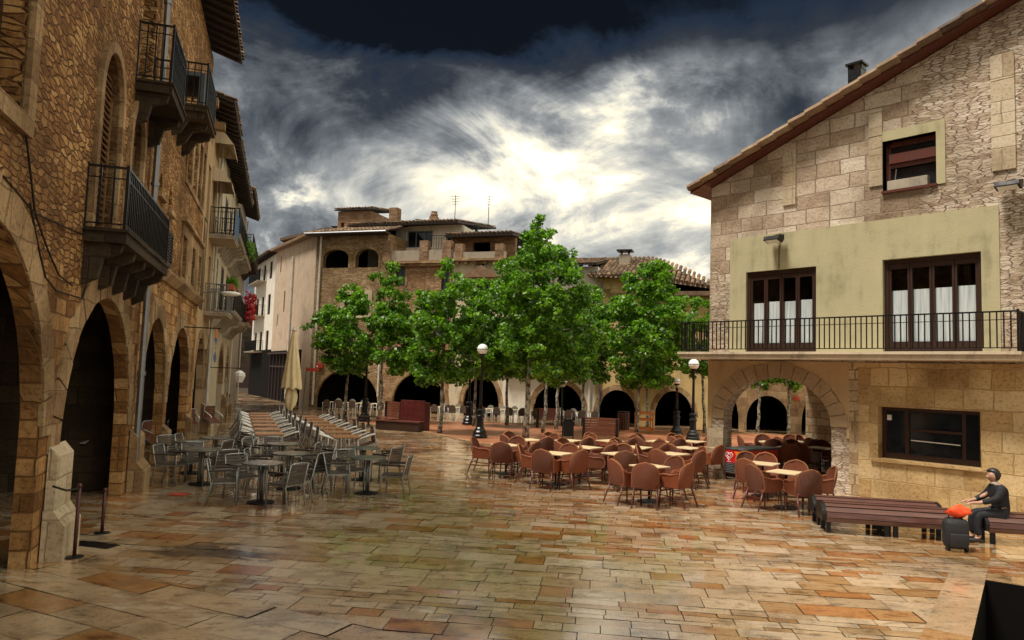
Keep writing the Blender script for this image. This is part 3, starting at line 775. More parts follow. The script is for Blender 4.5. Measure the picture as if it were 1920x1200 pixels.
# --- second house: ledge, gothic windows, loggia under the eave
L2 = bld(W, s1, 'ashlar_house', 'tan ashlar arcaded house with string course, triple window and loggia under deep eaves')
e = s2-s1; a2 = [(a-s1, b-s1, c, d_) for a, b, c, d_ in arches['L2']]
zl = Z(340, 541)
wins = []; tri = []
for (xa, xb) in ((338, 346), (357, 362.5), (370, 374.5)):
    x0, x1 = lx(xa, 500, s1)[0], lx(xb, 500, s1)[0]
    if x1 > e-.15: x1 = e-.15
    if x1-x0 > .3: tri.append((x0, x1, lx(345, 525, s1)[1]+.1, lx(345, 432, s1)[1]))
zt_ = [Z(343, 440), Z(343, 522)]; tri = [(x0, x1, zt_[1], zt_[0]) for x0, x1, _, _ in tri]
lg = []; zg = (Z(357, 350), Z(357, 215))
for (xa, xb) in ((351, 360), (363.5, 370.5), (373, 379), (381, 385.5)):
    x0, x1 = lx(xa, 290, s1)[0], lx(xb, 290, s1)[0]
    if x1 < e-.1: lg.append((x0, x1, zg[0], zg[1]))
go = []
for (xa, xb, ya, yb) in ((299, 305, 318, 362), (317.5, 323, 345, 395)):
    x0, x1 = lx(xa, ya+20, s1)[0], lx(xb, ya+20, s1)[0]; go.append((x0, x1, Z(xa, yb), Z(xa, ya)))
sh = (lx(313, 460, s1)[0], lx(325, 460, s1)[0], Z(318, 500), Z(318, 430))
up = (lx(331, 160, s1)[0], lx(343, 160, s1)[0], Z(338, 212), Z(338, 110))
wins = [rect(*t) for t in tri] + [rect(*t) for t in lg] + [arch(a, b, c, d_-(b-a)*.8, d_, 8) for a, b, c, d_ in go] + [rect(*sh), rect(*up)]
facade(L2, 0, e, -.4, zL2, a2, wins, 'stone_left')
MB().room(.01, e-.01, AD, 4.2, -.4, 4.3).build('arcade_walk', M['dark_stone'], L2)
MB().room(.01, e-.01, .5, 5.8, 4.4, zL2-.05).build('interior', M['dark'], L2)
for (a, b, c, d_) in a2: voussoirs(L2, a, b, c, d_, .45, 'stone_trim', -.012, 15, 4)
for t in tri: window(L2, *t, .28)
for t in lg: window(L2, *t, .28, panes=1)
MB().wall(rect(lg[0][0]-.15, lg[-1][1]+.15, zg[0]-.15, zg[1]+.15), [rect(*t) for t in lg], .05, -.04).build('window_surround', M['stone_trim'], L2)
MB().wall(rect(tri[0][0]-.2, tri[-1][1]+.2, zt_[1]-.1, zt_[0]+.3), [rect(*t) for t in tri], .05, -.04).build('window_surround', M['stone_trim'], L2)
window(L2, *sh, .05, 'shutter_grey'); window(L2, *up, .28)
for a, b, c, d_ in go: MB().box(a-.2, -.1, c-.12, b+.2, -.003, c-.004).build('window_sill', M['stone_trim'], L2); MB().box(a, .2, c, b, .22, d_).build('window', M['glass'], L2)
m = MB(); m.box(tri[0][0]-.3, -.14, zt_[0]+.32, e-.06, -.003, zt_[0]+.42); m.build('hood_mould', M['stone_trim'], L2)
m = MB(); m.prism([(-.003, zl-.16), (-.06, zl-.16), (-.2, zl+.02), (-.2, zl+.08), (-.003, zl+.16)], .02, e-.02, lambda a, b, d: (d, a, b)); m.build('string_course', M['stone_trim'], L2, fixn=True)
# hanging shutter and little iron balcony high up
ob = MB().box(up[0]-.08, -.62, up[2]-.1, up[1]+.5, -.5, up[3]-.4); ob.box(up[0]-.08, -.5, up[3]-.5, up[1]+.5, -.01, up[3]-.4); ob.build('blind', M['shutter_grey'], L2)
balcony(L2, up[0]-.4, up[1]+.7, up[2]-.15, .75, 1.0, 'dark_stone', 'iron_black', True, .15)
eave(L2, -.02, e+.02, zL2, .9)
for (x_, z_) in ((lx(371, 185, s1)[0], Z(371, 185)), (lx(388, 232, s1)[0], Z(388, 232))):
    MB().box(min(x_, e-.4), -.55, z_-.12, min(x_, e-.4)+.3, -.003, z_+.12).build('corbel', M['stone_trim'], L2)
for k, (a, b, c, d_) in enumerate(a2):
    bt = MB(); bt.prism([(-.003, 0), (-.16, 0), (-.16, .8), (-.003, .95)], b+.03, b+.03+.55, lambda a, b, d: (d, a, b)); bt.build('plinth', M['stone_trim'], L2, fixn=True)

# --- three plastered houses further along
def flowerbox(B, x0, x1, z, y, seed, mat='leaf_pot'):
    b = MB().box(x0, y-.12, z-.2, x1, y+.12, z).build('flower_box', M['terracotta'], B)
    leaves_blob(b, [((x0+x1)/2+(random.Random(seed+k).uniform(-.5, .5))*(x1-x0), y-.02, z+.12, .2) for k in range(8)], 26, .10, mat, seed)
def leaves_blob(parent, blobs, per, size, mat, seed, name='foliage'):
    q = random.Random(seed); m = MB()
    for (x, y, z, r) in blobs:
        for _ in range(per):
            while True:
                p = Vector((q.uniform(-1, 1), q.uniform(-1, 1), q.uniform(-1, 1)))
                if p.length < 1: break
            c = Vector((x, y, z)) + p*r
            leaf(m, c, size*q.uniform(.6, 1.25), q)
    return m.build(name, M[mat], parent)
LEAFP = [(0, -.5), (.28, -.42), (.52, -.08), (.26, .05), (.30, .42), (0, .62), (-.30, .42), (-.26, .05), (-.52, -.08), (-.28, -.42)]
def leaf(m, c, s, q):
    n = Vector((q.gauss(0, .7), q.gauss(0, .7), q.uniform(.15, 1.2))).normalized()
    t = n.cross(Vector((q.uniform(-1, 1), q.uniform(-1, 1), q.uniform(-1, 1)))).normalized(); b = n.cross(t)
    fold = q.uniform(-.15, .25)
    m.add([c + t*(x*s) + b*(y*s) + n*(abs(x)*fold*s) for x, y in LEAFP], [(0,1,2,3,4,5), (0,5,6,7,8,9)])

def plainhouse(name, label, s0, sE, zt, key, mat, wins, over, seed, shut='glass', pipe=None):
    B = bld(W, s0, name, label); e = sE-s0
    a_ = [(a-s0, b-s0, c, d_) for a, b, c, d_ in arches[key]]
    a_ = [(max(a, .25), min(b, e-.2), c, d_) for a, b, c, d_ in a_]
    facade(B, 0, e, -.4, zt, a_, [rect(*t[:4]) for t in wins], mat)
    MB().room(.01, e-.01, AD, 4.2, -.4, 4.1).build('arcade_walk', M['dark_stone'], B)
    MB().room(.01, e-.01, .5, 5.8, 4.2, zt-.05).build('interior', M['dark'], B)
    for t in wins: window(B, *t[:4], .2 if t[4] == 'glass' else .04, t[4], panes=2)
    for (a, b, c, d_) in a_:
        ring(B, a, b, c, d_, .3, 'stone_trim', -.015, None, .02)
        bt = MB(); bt.prism([(-.003, 0), (-.3, 0), (-.3, .45), (-.2, .55), (-.2, .95), (-.003, 1.1)], b+.04, min(e-.02, b+.75), lambda a, b, d: (d, a, b)); bt.build('plinth', M['stone_trim'], B, fixn=True)
    eave(B, -.02, e+.02, zt, over)
    downpipe(B, e-.12, .1, zt-.1, M['white_pipe' if pipe is None else pipe], -.1, .05)
    return B
e3 = s3-s2; zc = lambda px, py: Z(px, py)
z3a, z3b = Z(390, 590), Z(408, 468)
w3 = []
for (z0, h) in ((z3a, 2.1), (z3b, 2.2), (z3b+3.0, 1.7)):
    for f in (.16, .62): w3.append((e3*f, e3*f+e3*.2, z0, z0+h, 'glass'))
w3[0] = (.35, .35+1.0, z3a, z3a+3.1, 'shutter_beige')
L3 = plainhouse('plastered_house', 'tan plastered arcaded house with striped awning, blue balcony cloth and potted plants', s2, s3, zL3, 'L3', 'plaster_tan', w3, .75, 3)
b_ = balcony(L3, e3*.45, e3*.97, z3a, .8, 1.0, 'concrete', 'zinc', False, .12)
flowerbox(b_, e3*.47, e3*.95, z3a+1.05, -.82, 4)
b_ = balcony(L3, e3*.5, e3*.99, z3b, .85, 1.0, 'concrete', 'iron', False, .12)
cl_ = MB()
for k in range(12):
    x = e3*.52+(e3*.46)*k/12; x2 = x+e3*.46/12; j = .02 if k % 2 else -.02
    cl_.add([(x, -.86-j, z3b+.03), (x2, -.86+j, z3b+.03), (x2, -.86+j, z3b+1.0), (x, -.86-j, z3b+1.0)], [(0, 1, 2, 3)])
cl_.build('cloth', M['blue_cloth'], b_)
def awning(B, x0, x1, z, dep, drop, mat):
    m = MB(); n = 14
    for k in range(n):
        x, x2 = x0+(x1-x0)*k/n, x0+(x1-x0)*(k+1)/n; sc_ = .14
        prof = [(-.01, z), (-dep*.5, z-drop*.28), (-dep, z-drop), (-dep-.02, z-drop-sc_)]
        vs = [(xx, a, b) for a, b in prof for xx in (x, x2)]
        m.add(vs, [(2*i, 2*i+1, 2*i+3, 2*i+2) for i in range(3)])
    for xx in (x0, x1): m.add([(xx, -.01, z), (xx, -dep*.5, z-drop*.28), (xx, -dep, z-drop), (xx, -.01, z-drop)], [(0, 1, 2, 3)])
    return m.build('awning', M[mat], B)
zaw = Z(404, 285); awning(L3, e3*.5, e3*.98, zaw+.8, .65, .55, 'plaster_cream'); awning(L3, e3*.5, e3*.98, zaw-.6, .65, .55, 'plaster_cream')
e4 = s4-s3; z4a, z4b = Z(420, 600), Z(428, 480)
w4 = []
for (z0, h) in ((z4a, 2.2), (z4b, 2.2), (z4b+3.1, 1.6)):
    for f in (.08, .33, .58, .82): w4.append((e4*f, e4*f+e4*.11, z0, z0+h, 'shutter_grey' if int(f*100) % 2 else 'glass'))
L4 = plainhouse('plastered_house', 'cream plastered arcaded house with dark balconies and red flowers, fourth along the left row', s3, s4, zL4, 'L4', 'plaster_cream', w4, .75, 5)
for (f0, f1, z0) in ((.05, .48, z4a), (.54, .97, z4a-.1), (.05, .48, z4b), (.54, .97, z4b)):
    b_ = balcony(L4, e4*f0, e4*f1, z0, .85, 1.0, 'concrete', 'iron_black', True, .12)
fb = MB()
leaves_blob(b_, [(e4*(.56+.04*k), -.88, z4b+.55+.1*(k % 3), .3) for k in range(10)], 24, .13, 'leaf_pot', 9)
bf = balcony(L4, e4*.70, e4*.985, z4a+.0, 1.0, .9, 'concrete', 'iron_black', False, .1)
leaves_blob(bf, [(e4*.72+k*.35, -1.0, z4a+.35+.35*(k % 4), .35) for k in range(8)], 40, .14, 'red_cloth', 8, 'flowers')
e5 = s5-s4
w5 = [(e5*.2, e5*.45, Z(446, 600), Z(446, 600)+2, 'glass'), (e5*.2, e5*.45, Z(446, 480), Z(446, 480)+2, 'glass')]
L5 = plainhouse('plastered_house', 'narrow dark plastered house at the alley end of the left row', s4, s5, zL5, 'L5', 'plaster_grey', w5, .8, 6)
balcony(L5, .3, e5-.3, Z(446, 480), .9, 1.0, 'dark_stone', 'iron_black')
# blue banner hanging from the row
bn = W.P(S(405, 640, -.9), -.9, 0)
ft = thing('hanging_banner', 'narrow dark blue and yellow banner hanging in front of the left arcade', 'banner', (bn.x, bn.y, Z(408, 680, -.9)), W.rz)
hz = Z(408, 618, -.9)-Z(408, 680, -.9)
mm = MB()
for k in range(8):
    z0, z1 = hz*k/8*.72, hz*(k+1)/8*.72; mm.add([(-.22, .03*math.sin(k), z0), (.22, -.02*math.sin(k), z0), (.22, -.02*math.sin(k+1), z1), (-.22, .03*math.sin(k+1), z1)], [(0,1,2,3)])
mm.build('banner_cloth', M['blue_cloth'], ft)
MB().box(-.22, -.012, hz*.725, .22, .012, hz).build('banner_band', M['barrier'], ft)
MB().bar((0, .9, hz+.02), (0, -.12, hz+.02), .03, .03).build('bracket', M['iron'], ft)
# little wall lamp on the second house
lp = W.P(S(377, 549), -.0, Z(377, 549))
wl = thing('wall_lamp', 'small white street lamp on an arm above the left arcade', 'lamp', lp, W.rz)
MB().tube([(0, 0, 0), (0, -.5, .08), (0, -.75, .05)], .025, 6).build('lamp_arm', M['zinc'], wl)
MB().ball((0, -.95, .03), .17, 10, 6, (1, 2.0, .5)).build('lamp_head', M['globe'], wl, True)

# ------------------------------------------------------------ FAR ROW
fo, fe = gnd(578, 764), gnd(1500, 812)
FR = Frame(fo, (fe.x-fo.x, fe.y-fo.y)); fx = lambda px, py, y=0.0: FR.S(px, py, y); fz_ = lambda px, py, y=0.0: FR.Z(px, py, y)
xb = [0, fx(722, 560), fx(848, 560), fx(948, 560), fx(1120, 560), fx(1336, 600), fx(1700, 700)]
def farch(pa, pb, apex, ybase=740): 
    a, b = fx(pa, ybase), fx(pb, ybase); zt = fz_((pa+pb)/2, apex); return (a, b, .55, zt)
FA = [farch(592, 713, 693), farch(735, 848, 699), farch(868, 982, 705), farch(1000, 1094, 718), farch(1113, 1193, 731), farch(1228, 1299, 733), farch(1311, 1385, 737), farch(1400, 1480, 742), farch(1503, 1556, 745), farch(1580, 1650, 748)]
def farhouse(name, label, i, zt, mat, wins, arcs, shell=9.0, top=None):
    B = bld(FR, xb[i], name, label); o = xb[i]; e = xb[i+1]-o
    a_ = [(max(a-o, .2), min(b-o, e-.2), c, d_) for a, b, c, d_ in arcs]
    facade(B, 0, e, -.4, zt, a_, [w_[0] for w_ in wins], mat, .35, shell, top)
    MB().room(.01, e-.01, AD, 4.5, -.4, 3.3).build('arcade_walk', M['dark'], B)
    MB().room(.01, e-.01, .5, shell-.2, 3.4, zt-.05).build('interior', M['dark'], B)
    for (a, b, c, d_) in a_: ring(B, a, b, c, d_, .28, 'stone_trim', -.015, None, .02)
    return B, o, e
def fw(px0, px1, py0, py1, o):
    return (fx(px0, (py0+py1)/2)-o, fx(px1, (py0+py1)/2)-o, fz_((px0+px1)/2, py1), fz_((px0+px1)/2, py0))
# corner house with two arched loggia openings
zA = fz_(592, 441)
t1, t2 = fw(606, 654, 464, 500, 0), fw(667, 710, 470, 504, 0); wA_ = fw(646, 690, 552, 590, 0)
zq = (t1[2]+t2[2])/2; zq2 = (t1[3]+t2[3])/2
lo = [arch(t1[0], t1[1], zq, zq+.62, zq2, 12), arch(t2[0], t2[1], zq, zq+.62, zq2, 12)]
CA, o, e = farhouse('corner_house', 'stone corner house with two arched attic openings and a hipped tile roof', 0, zA, 'stone_far', [(lo[0],), (lo[1],), (rect(*wA_),)], [FA[0]], 14.0)
for t in (t1, t2): ring(CA, t[0], t[1], zq+.62, zq2, .13, 'stone_trim', -.03, zq, .03, 12, 'window_surround')
window(CA, *wA_, .2); MB().wall(rect(wA_[0]-.28, wA_[1]+.28, wA_[2]-.2, wA_[3]+.3), [rect(*wA_)], .07, -.05).build('window_surround', M['stone_pale'], CA)
downpipe(CA, .35, .2, zA-.1, M['white_pipe'], -.1, .07); downpipe(CA, e-.15, .9, 3.4, M['white_pipe'], -.1, .06)
m = MB(); hr = 1.15; m.add([(-.5, -.6, zA), (e+.2, -.6, zA), (e+.2, 8, zA+hr*.9), (e*.35, 3.2, zA+hr), (-.5, 9, zA), (e+.2, 3.2, zA+hr)], [(0, 1, 5, 3), (0, 3, 4), (3, 5, 2, 4)])
m.box(-.5, -.6, zA-.12, e+.2, .0-.003, zA-.005)
rf = m.build('roof', M['wood_eave'], CA)
tile_rows(rf, -.55, e+.2, -.62, 3.2, zA+.03, hr/3.82, .26, .45, 2, None, lambda x, y: x > -.5+(y+.6)*.62)
m = MB(); m.tube([(-.55, -.68, zA-.02), (e+.2, -.68, zA-.02)], .07, 6); m.build('gutter', M['zinc'], CA)
# terrace house
zB = fz_(785, 490); o = xb[1]
wb = [fw(742, 760, 497, 536, o), fw(827, 841, 505, 548, o), fw(748, 770, 580, 625, o), fw(812, 832, 590, 630, o)]
wbz = fw(742, 760, 497, 536, o)
TB, o, e = farhouse('terrace_house', 'brown stone house with a roof terrace and blue attic windows behind the trees', 1, zB, 'brick_far',
    [(arch(wb[0][0], wb[0][1], wb[0][2], wb[0][3]-.3, wb[0][3], 8),)] + [(rect(*t),) for t in wb[1:]], [FA[1]], 9)
for t in wb: window(TB, *t, .2, 'shutter_blue')
ring(TB, wb[0][0], wb[0][1], wb[0][3]-.3, wb[0][3], .15, 'stone_trim', -.03, wb[0][2], .03, 8, 'window_surround')
m = MB(); m.box(-.05, -.35, zB-.16, e+.02, 2.6, zB); m.box(-.05, -.22, zB-.3, e+.02, -.003, zB-.165); m.build('cornice', M['stone_trim'], TB)
zpar = fz_(785, 470)
m = MB(); m.box(.05, -.15, zB+.003, e-.05, .0, zpar); m.build('parapet', M['plaster_grey'], TB)
for px in (728, 797, 840): 
    x = fx(px, 470)-o; MB().box(x-.28, -.22, zB+.004, x+.28, .22, fz_(px, 452)).build('terrace_pillar', M['brick_gable'], TB)
RB = 2.6   # setback of the attic storey
def fwr(px0, px1, py0, py1, o): 
    return (fx(px0, (py0+py1)/2, RB)-o, fx(px1, (py0+py1)/2, RB)-o, fz_((px0+px1)/2, py1, RB), fz_((px0+px1)/2, py0, RB))
zat = fz_(810, 430, RB)
aw = [fwr(682, 742, 420, 462, o), fwr(762, 811, 432, 464, o), fwr(836, 862, 442, 470, o)]
ax0, ax1 = fx(676, 440, RB)-o, fx(866, 450, RB)-o
m = MB(); m.wall(rect(ax0, ax1, zB, zat+.25), [rect(t[0], t[1], max(t[2], zB+.15), min(t[3], zat)) for t in aw], .3, RB)
for x_ in (ax0, ax1): m.add([(x_, RB, zB), (x_, 9, zB), (x_, 9, zat+.25), (x_, RB, zat+.25)], [(0,1,2,3)])
m.build('attic_wall', M['plaster_white'], TB)
MB().room(ax0+.02, ax1-.02, RB+.4, 8.8, zB-.1, zat+.2).build('interior', M['dark'], TB)
window(TB, aw[1][0], aw[1][1], max(aw[1][2], zB+.15), min(aw[1][3], zat), RB+.2, 'glass', 'shutter_blue', 3)
railing(TB, fx(800, 470)-o, e-.2, -.05, zpar, .9, 'iron', .15, False)
ro = MB(); ro.prism([(RB-1.1, zat+.12), (9, zat+1.25), (9, zat+1.4), (RB-1.1, zat+.26)], ax0-.4, ax1+.1, lambda a, b, d: (d, a, b))
ro = ro.build('roof', M['wood_eave'], TB, fixn=True)
tile_rows(ro, ax0-.4, ax1+.1, RB-1.2, 9, zat+.27, 1.13/(9-RB+1.1), .26, .5, 5)
for px, py0, py1, w_, cp in ((740, 420, 391, .62, None), (813, 432, 407, .5, 'pot')):
    x = fx(px, py0, 4.0)-o; chimney(TB, x, 4.0, zat+.3, fz_(px, py1, 4.0), w_, 'brick_gable', cp)
at = MB(); x = fx(813, 415, 4.0)-o; at.bar((x-1.2, 3.6, fz_(790, 413, 4.0)), (x+1.3, 3.6, fz_(840, 421, 4.0)), .05, .05); at.build('aerial', M['iron'], TB)
for k, (ax_, ay_) in enumerate(((2.2, 5.5), (4.5, 6.0))):
    m = MB(); m.bar((ax_, ay_, zat+.5), (ax_, ay_, zat+3.0), .035, .035)
    for j in range(4): m.bar((ax_-.35+.05*j, ay_, zat+2.9-.18*j), (ax_+.35-.05*j, ay_, zat+2.9-.18*j), .02, .02)
    m.build('aerial', M['iron'], TB)
# tower block house poking up behind
tb = thing('tower_house', 'small square tiled rooftop tower behind the corner house', 'building', FR.P(fx(632, 440, 9.5), 9.5, 0), FR.rz)
tx1 = fx(692, 440, 9.5)-fx(630, 440, 9.5); tz = fz_(660, 396, 9.5); tz0 = 0
MB().wall(rect(0, tx1, tz0, tz), [rect(.3, .6, tz-1.6, tz-.9)], .3, 0).box(0, .31, tz0, tx1, 4, tz-.01).build('wall', M['brick_gable'], tb)
r_ = MB().prism([(-.3, tz+.02), (4.2, tz+.75), (4.2, tz+.85), (-.3, tz+.12)], -.2, tx1+.3, lambda a, b, d: (d, a, b)).build('roof', M['wood_eave'], tb, fixn=True)
tile_rows(r_, -.2, tx1+.3, -.35, 4.2, tz+.13, .163, .26, .5, 6)
# pale house with dentil cornice and pediment
o = xb[2]; zC = fz_(900, 486)
wc = [fw(893, 916, 528, 566, o), fw(875, 885, 600, 640, o), (fx(902, 497)-o-.18, fx(902, 497)-o+.18, fz_(902, 500), fz_(902, 494))]
PC, o, e = farhouse('pediment_house', 'pale plastered house with a small tiled gable window hood and dentil cornice', 2, zC, 'plaster_cream', [(rect(*t),) for t in wc], [FA[2]], 9)
for t in wc[:2]: window(PC, *t, .2)
m = MB(); m.box(-.02, -.4, zC-.14, e+.02, 2.2, zC); x = .2
while x < e-.2: m.box(x, -.3, zC-.32, x+.2, -.003, zC-.145); x += .6
m.build('cornice', M['stone_trim'], PC)
m = MB(); pxm, pz = (wc[0][0]+wc[0][1])/2, fz_(904, 518); m.prism([(pxm-1.25, pz-.1), (pxm+1.25, pz-.1), (pxm, pz+.62)], -.45, -.003); m.build('pediment', M['tile'], PC, fixn=True)
zat2 = fz_(905, 452, 1.6); 
cw = (fx(886, 462, 1.6)-o, fx(919, 462, 1.6)-o, zC+.35, zat2-.05)
m = MB(); m.wall(rect(fx(846, 462, 1.6)-o, e, zC, zat2+.2), [rect(*cw)], .3, 1.6); m.build('attic_wall', M['brick_gable'], PC)
MB().room(fx(846, 462, 1.6)-o+.02, e-.02, 1.95, 8.8, zC-.1, zat2+.15).build('interior', M['dark'], PC)
m = MB(); m.box(.05, -.2, zC+.003, e-.03, .0, zC+.42); m.build('parapet', M['plaster_grey'], PC)
for px in (863, 938): x = fx(px, 470)-o; MB().box(x-.25, -.24, zC+.004, x+.25, .25, fz_(px, 458)).build('terrace_pillar', M['brick_gable'], PC)
ro = MB().prism([(.5, zat2+.1), (9, zat2+1.1), (9, zat2+1.25), (.5, zat2+.25)], fx(846, 462, 1.6)-o, e+.15, lambda a, b, d: (d, a, b)).build('roof', M['wood_eave'], PC, fixn=True)
tile_rows(ro, fx(846, 462, 1.6)-o, e+.15, .4, 9, zat2+.26, .117, .26, .5, 8)
x = fx(893, 440, 3.0)-o; MB().lathe([(.1, zat2), (.1, fz_(893, 428, 3.0)), (.17, fz_(893, 428, 3.0)+.02), (.17, fz_(893, 423, 3.0))], (x, 3.0), 8).build('flue', M['iron'], PC)
# white house behind the tall tree
o = xb[3]; zD = fz_(1090, 500)
wd = [fw(1085, 1098, 580, 620, o), fw(1040, 1055, 560, 600, o), fw(985, 1000, 540, 590, o), fw(1068, 1082, 510, 530, o)]
HD, o, e = farhouse('white_house', 'white plastered house mostly hidden behind the tallest tree', 3, zD, 'plaster_white', [(rect(*t),) for t in wd], [FA[3], (fx(1108, 740), fx(1118, 740), .5, 1.7)][:1], 9)
for t in wd: window(HD, *t, .2, 'shutter_grey')
eave(HD, -.02, e+.02, zD, .6, 6, .2)
m = MB().box(.0, -.5, 2.75, e-.02, -.003, 2.85); m.build('canopy', M['tile'], HD)
downpipe(HD, e-.3, .3, 3.0, M['white_pipe'], -.1, .07)
# yellow house with hipped roof
o = xb[4]; zE = fz_(1150, 521); e0 = xb[5]-o
we = [fw(1127, 1148, 523, 541, o), fw(1127, 1143, 582, 622, o), fw(1271, 1283, 555, 572, o), fw(1295, 1309, 557, 576, o), fw(1240, 1256, 610, 650, o), fw(1180, 1196, 600, 640, o)]
zk = fz_(1300, 548)
HE, o, e = farhouse('yellow_house', 'yellow plastered house with hipped tile roof and grey chimney behind the right trees', 4, zk, 'plaster_yellow', [(arch(we[0][0], we[0][1], we[0][2], we[0][2]+.25, min(we[0][3], zk-.1), 10),)] + [(rect(*t),) for t in we[1:]], [FA[4], FA[5]], 9)
for t in we[1:]: window(HE, *t, .2, 'shutter_blue' if t in we[2:4] else 'wood_shut')
zr = fz_(1150, 521)
m = MB(); hx_ = fx(1175, 480, 4)-o; pk = fz_(1185, 484, 4.5)
m.box(-.05, .0, zk-.3, fx(1210, 530)-o, 4, zr-.02); m.build('attic_wall', M['plaster_yellow'], HE)
m = MB(); m.add([(-.4, -.7, zr), (fx(1215, 530)-o, -.7, zr-.2), (e+.6, -.7, zk), (hx_+1.5, 4.5, pk), (hx_-2.2, 4.5, pk), (-.4, 9, zr), (e+.6, 9, zk)], [(0, 1, 3, 4), (1, 2, 3), (0, 4, 5), (3, 2, 6), (4, 3, 6, 5)])
m.box(fx(1215, 530)-o, -.7, zk-.25, e+.5, -.003, zk-.02)
ro = m.build('roof', M['tile'], HE)
def hipz(x, y): return zr + (pk-zr)*(y+.7)/5.2
tl = MB(); q = random.Random(4); x = -.4
while x < e+.4:
    ymax = 4.4 if x < hx_+1.5 else max(-.5, -.7+5.1*(e+.6-x)/(e-hx_-.9)); ymin = -.75
    za = zr if x < fx(1215, 530)-o else zr + (zk-zr)*(x-(fx(1215, 530)-o))/(e+.6-(fx(1215, 530)-o))
    zb = za+(pk-za)*(ymax-ymin)/5.2; n = max(1, int((ymax-ymin)/.5))
    for k in range(n):
        p = (x, ymin+(ymax-ymin)*k/n, za+(zb-za)*k/n+.06); p2 = (x, ymin+(ymax-ymin)*(k+1)/n, za+(zb-za)*(k+1)/n+.03)
        tl.tube([p, p2], q.uniform(.09, .11), 5)
    x += .27
tl.build('roof_tiles', M['tile'], ro)
x = fx(1172, 495, 2.5)-o; chimney(HE, x, 2.5, zr, fz_(1172, 478, 2.5), .62, 'plaster_grey', 'hood')
m = MB(); xg = fx(1145, 495, 6)-o; xg2 = fx(1205, 495, 6)-o; zg_ = fz_(1160, 488, 6); m.box(xg, 6, zg_-.9, xg2, 8, zg_-.003); m.build('skylight_box', M['white'], HE); MB().box(xg-.2, 5.8, zg_, xg2+.3, 8.2, zg_+.12).build('skylight_roof', M['zinc'], HE)
downpipe(HE, .25, .4, zr-.2, M['zinc'], -.1, .06)
m = MB().box(fx(1160, 712)-o, -.6, 2.42, fx(1250, 712)-o, -.003, 2.5); m.build('canopy', M['tile'], HE)
# white building seen through the right arch
o = xb[5]; wf = [fw(1520, 1535, 640, 690, o), fw(1420, 1435, 640, 690, o)]
HF, o, e = farhouse('white_arcade_house', 'white plastered arcaded building seen through the right hand arch', 5, 6.2, 'plaster_white', [(rect(*t),) for t in wf], [(FA[6][0]+.1, FA[6][1], .55, FA[6][3]), FA[7], FA[8], FA[9]], 9)
for t in wf: window(HF, *t, .2)
m = MB(); m.wall(rect(.02, e-.02, -.35, 2.75), [arch(max(a-o, .2), b-o, -.25, c, d_, 16) for a, b, c, d_ in ((FA[6][0]+.1,)+FA[6][1:], FA[7], FA[8], FA[9])], .03, -.03); m.build('stone_base', M['stone_trim'], HF)
eave(HF, -.02, e+.02, 6.2, .6, 6, .2)

# ------------------------------------------------------------ alley side of the corner house and houses behind
so2, se2 = gnd(578, 764), gnd(455, 736)
SD = Frame(se2, (so2.x-se2.x, so2.y-se2.y)); sx_ = lambda px, py, y=0.0: SD.S(px, py, y)
LN = (Vector((so2.x, so2.y))-Vector((se2.x, se2.y))).length
def dS(px, py): return SD.at(px, py)
b0 = sx_(512, 600); 
AS = bld(SD, b0, 'alley_house', 'tall bare plaster side house with white downpipe along the alley')
L_ = LN-b0-.05; zS0, zS1 = dS(590, 441)[1]-.1, dS(517, 474)[1]
wS = []
for (px, py, w_, h) in ((527, 495, .35, 1.3), (533, 565, .4, 1.6), (520, 600, .3, .9)):
    a, z_ = dS(px, py); wS.append((a-b0-w_/2, a-b0+w_/2, z_-h/2, z_+h/2))
top = [(0, -.4), (L_, -.4), (L_, zS0), (0, zS1)]
pxd = dS(535, 720)[0]-b0
dw_ = [rect(max(pxd-2.2, .4), pxd-.9, -.2, 2.9), rect(pxd, pxd+1.3, -.2, 2.6)]
m = MB(); m.wall(top, [rect(*t) for t in wS] + dw_, .3, 0.0); m.build('wall', M['plaster_pink'], AS)
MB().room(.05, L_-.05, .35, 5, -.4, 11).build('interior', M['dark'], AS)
for t in wS: window(AS, *t, .15, panes=1)
m = MB(); m.prism([(-.2, zS1+.02), (L_+.1, zS0+.02), (L_+.1, zS0+.2), (-.2, zS1+.2)], -.5, 5); m.build('roof', M['tile'], AS, fixn=True)
a_, z_ = dS(546, 600); downpipe(AS, a_-b0, .3, zS0-.6, M['white_pipe'], -.1, .07)
m = MB(); m.wall(rect(.02, L_-2.6, -.3, 3.75), [], .04, -.04); m.build('shade_sheet', M['dark'], AS)  # near-black sheet: the shade on the lower alley wall put into colour
m = MB()
for k in range(9): x = .3+(L_-3.2)*k/8; m.box(x-.07, -.11, -.2, x+.07, -.041, 3.5)
m.box(.05, -.3, 3.5, L_-2.65, -.041, 3.62); m.box(.05, -.1, 2.5, L_-2.65, -.041, 2.62); m.build('shade_sheet_boards', M['wood_dark'], AS)  # made-up boards dressing the near-black sheet that stands for shade
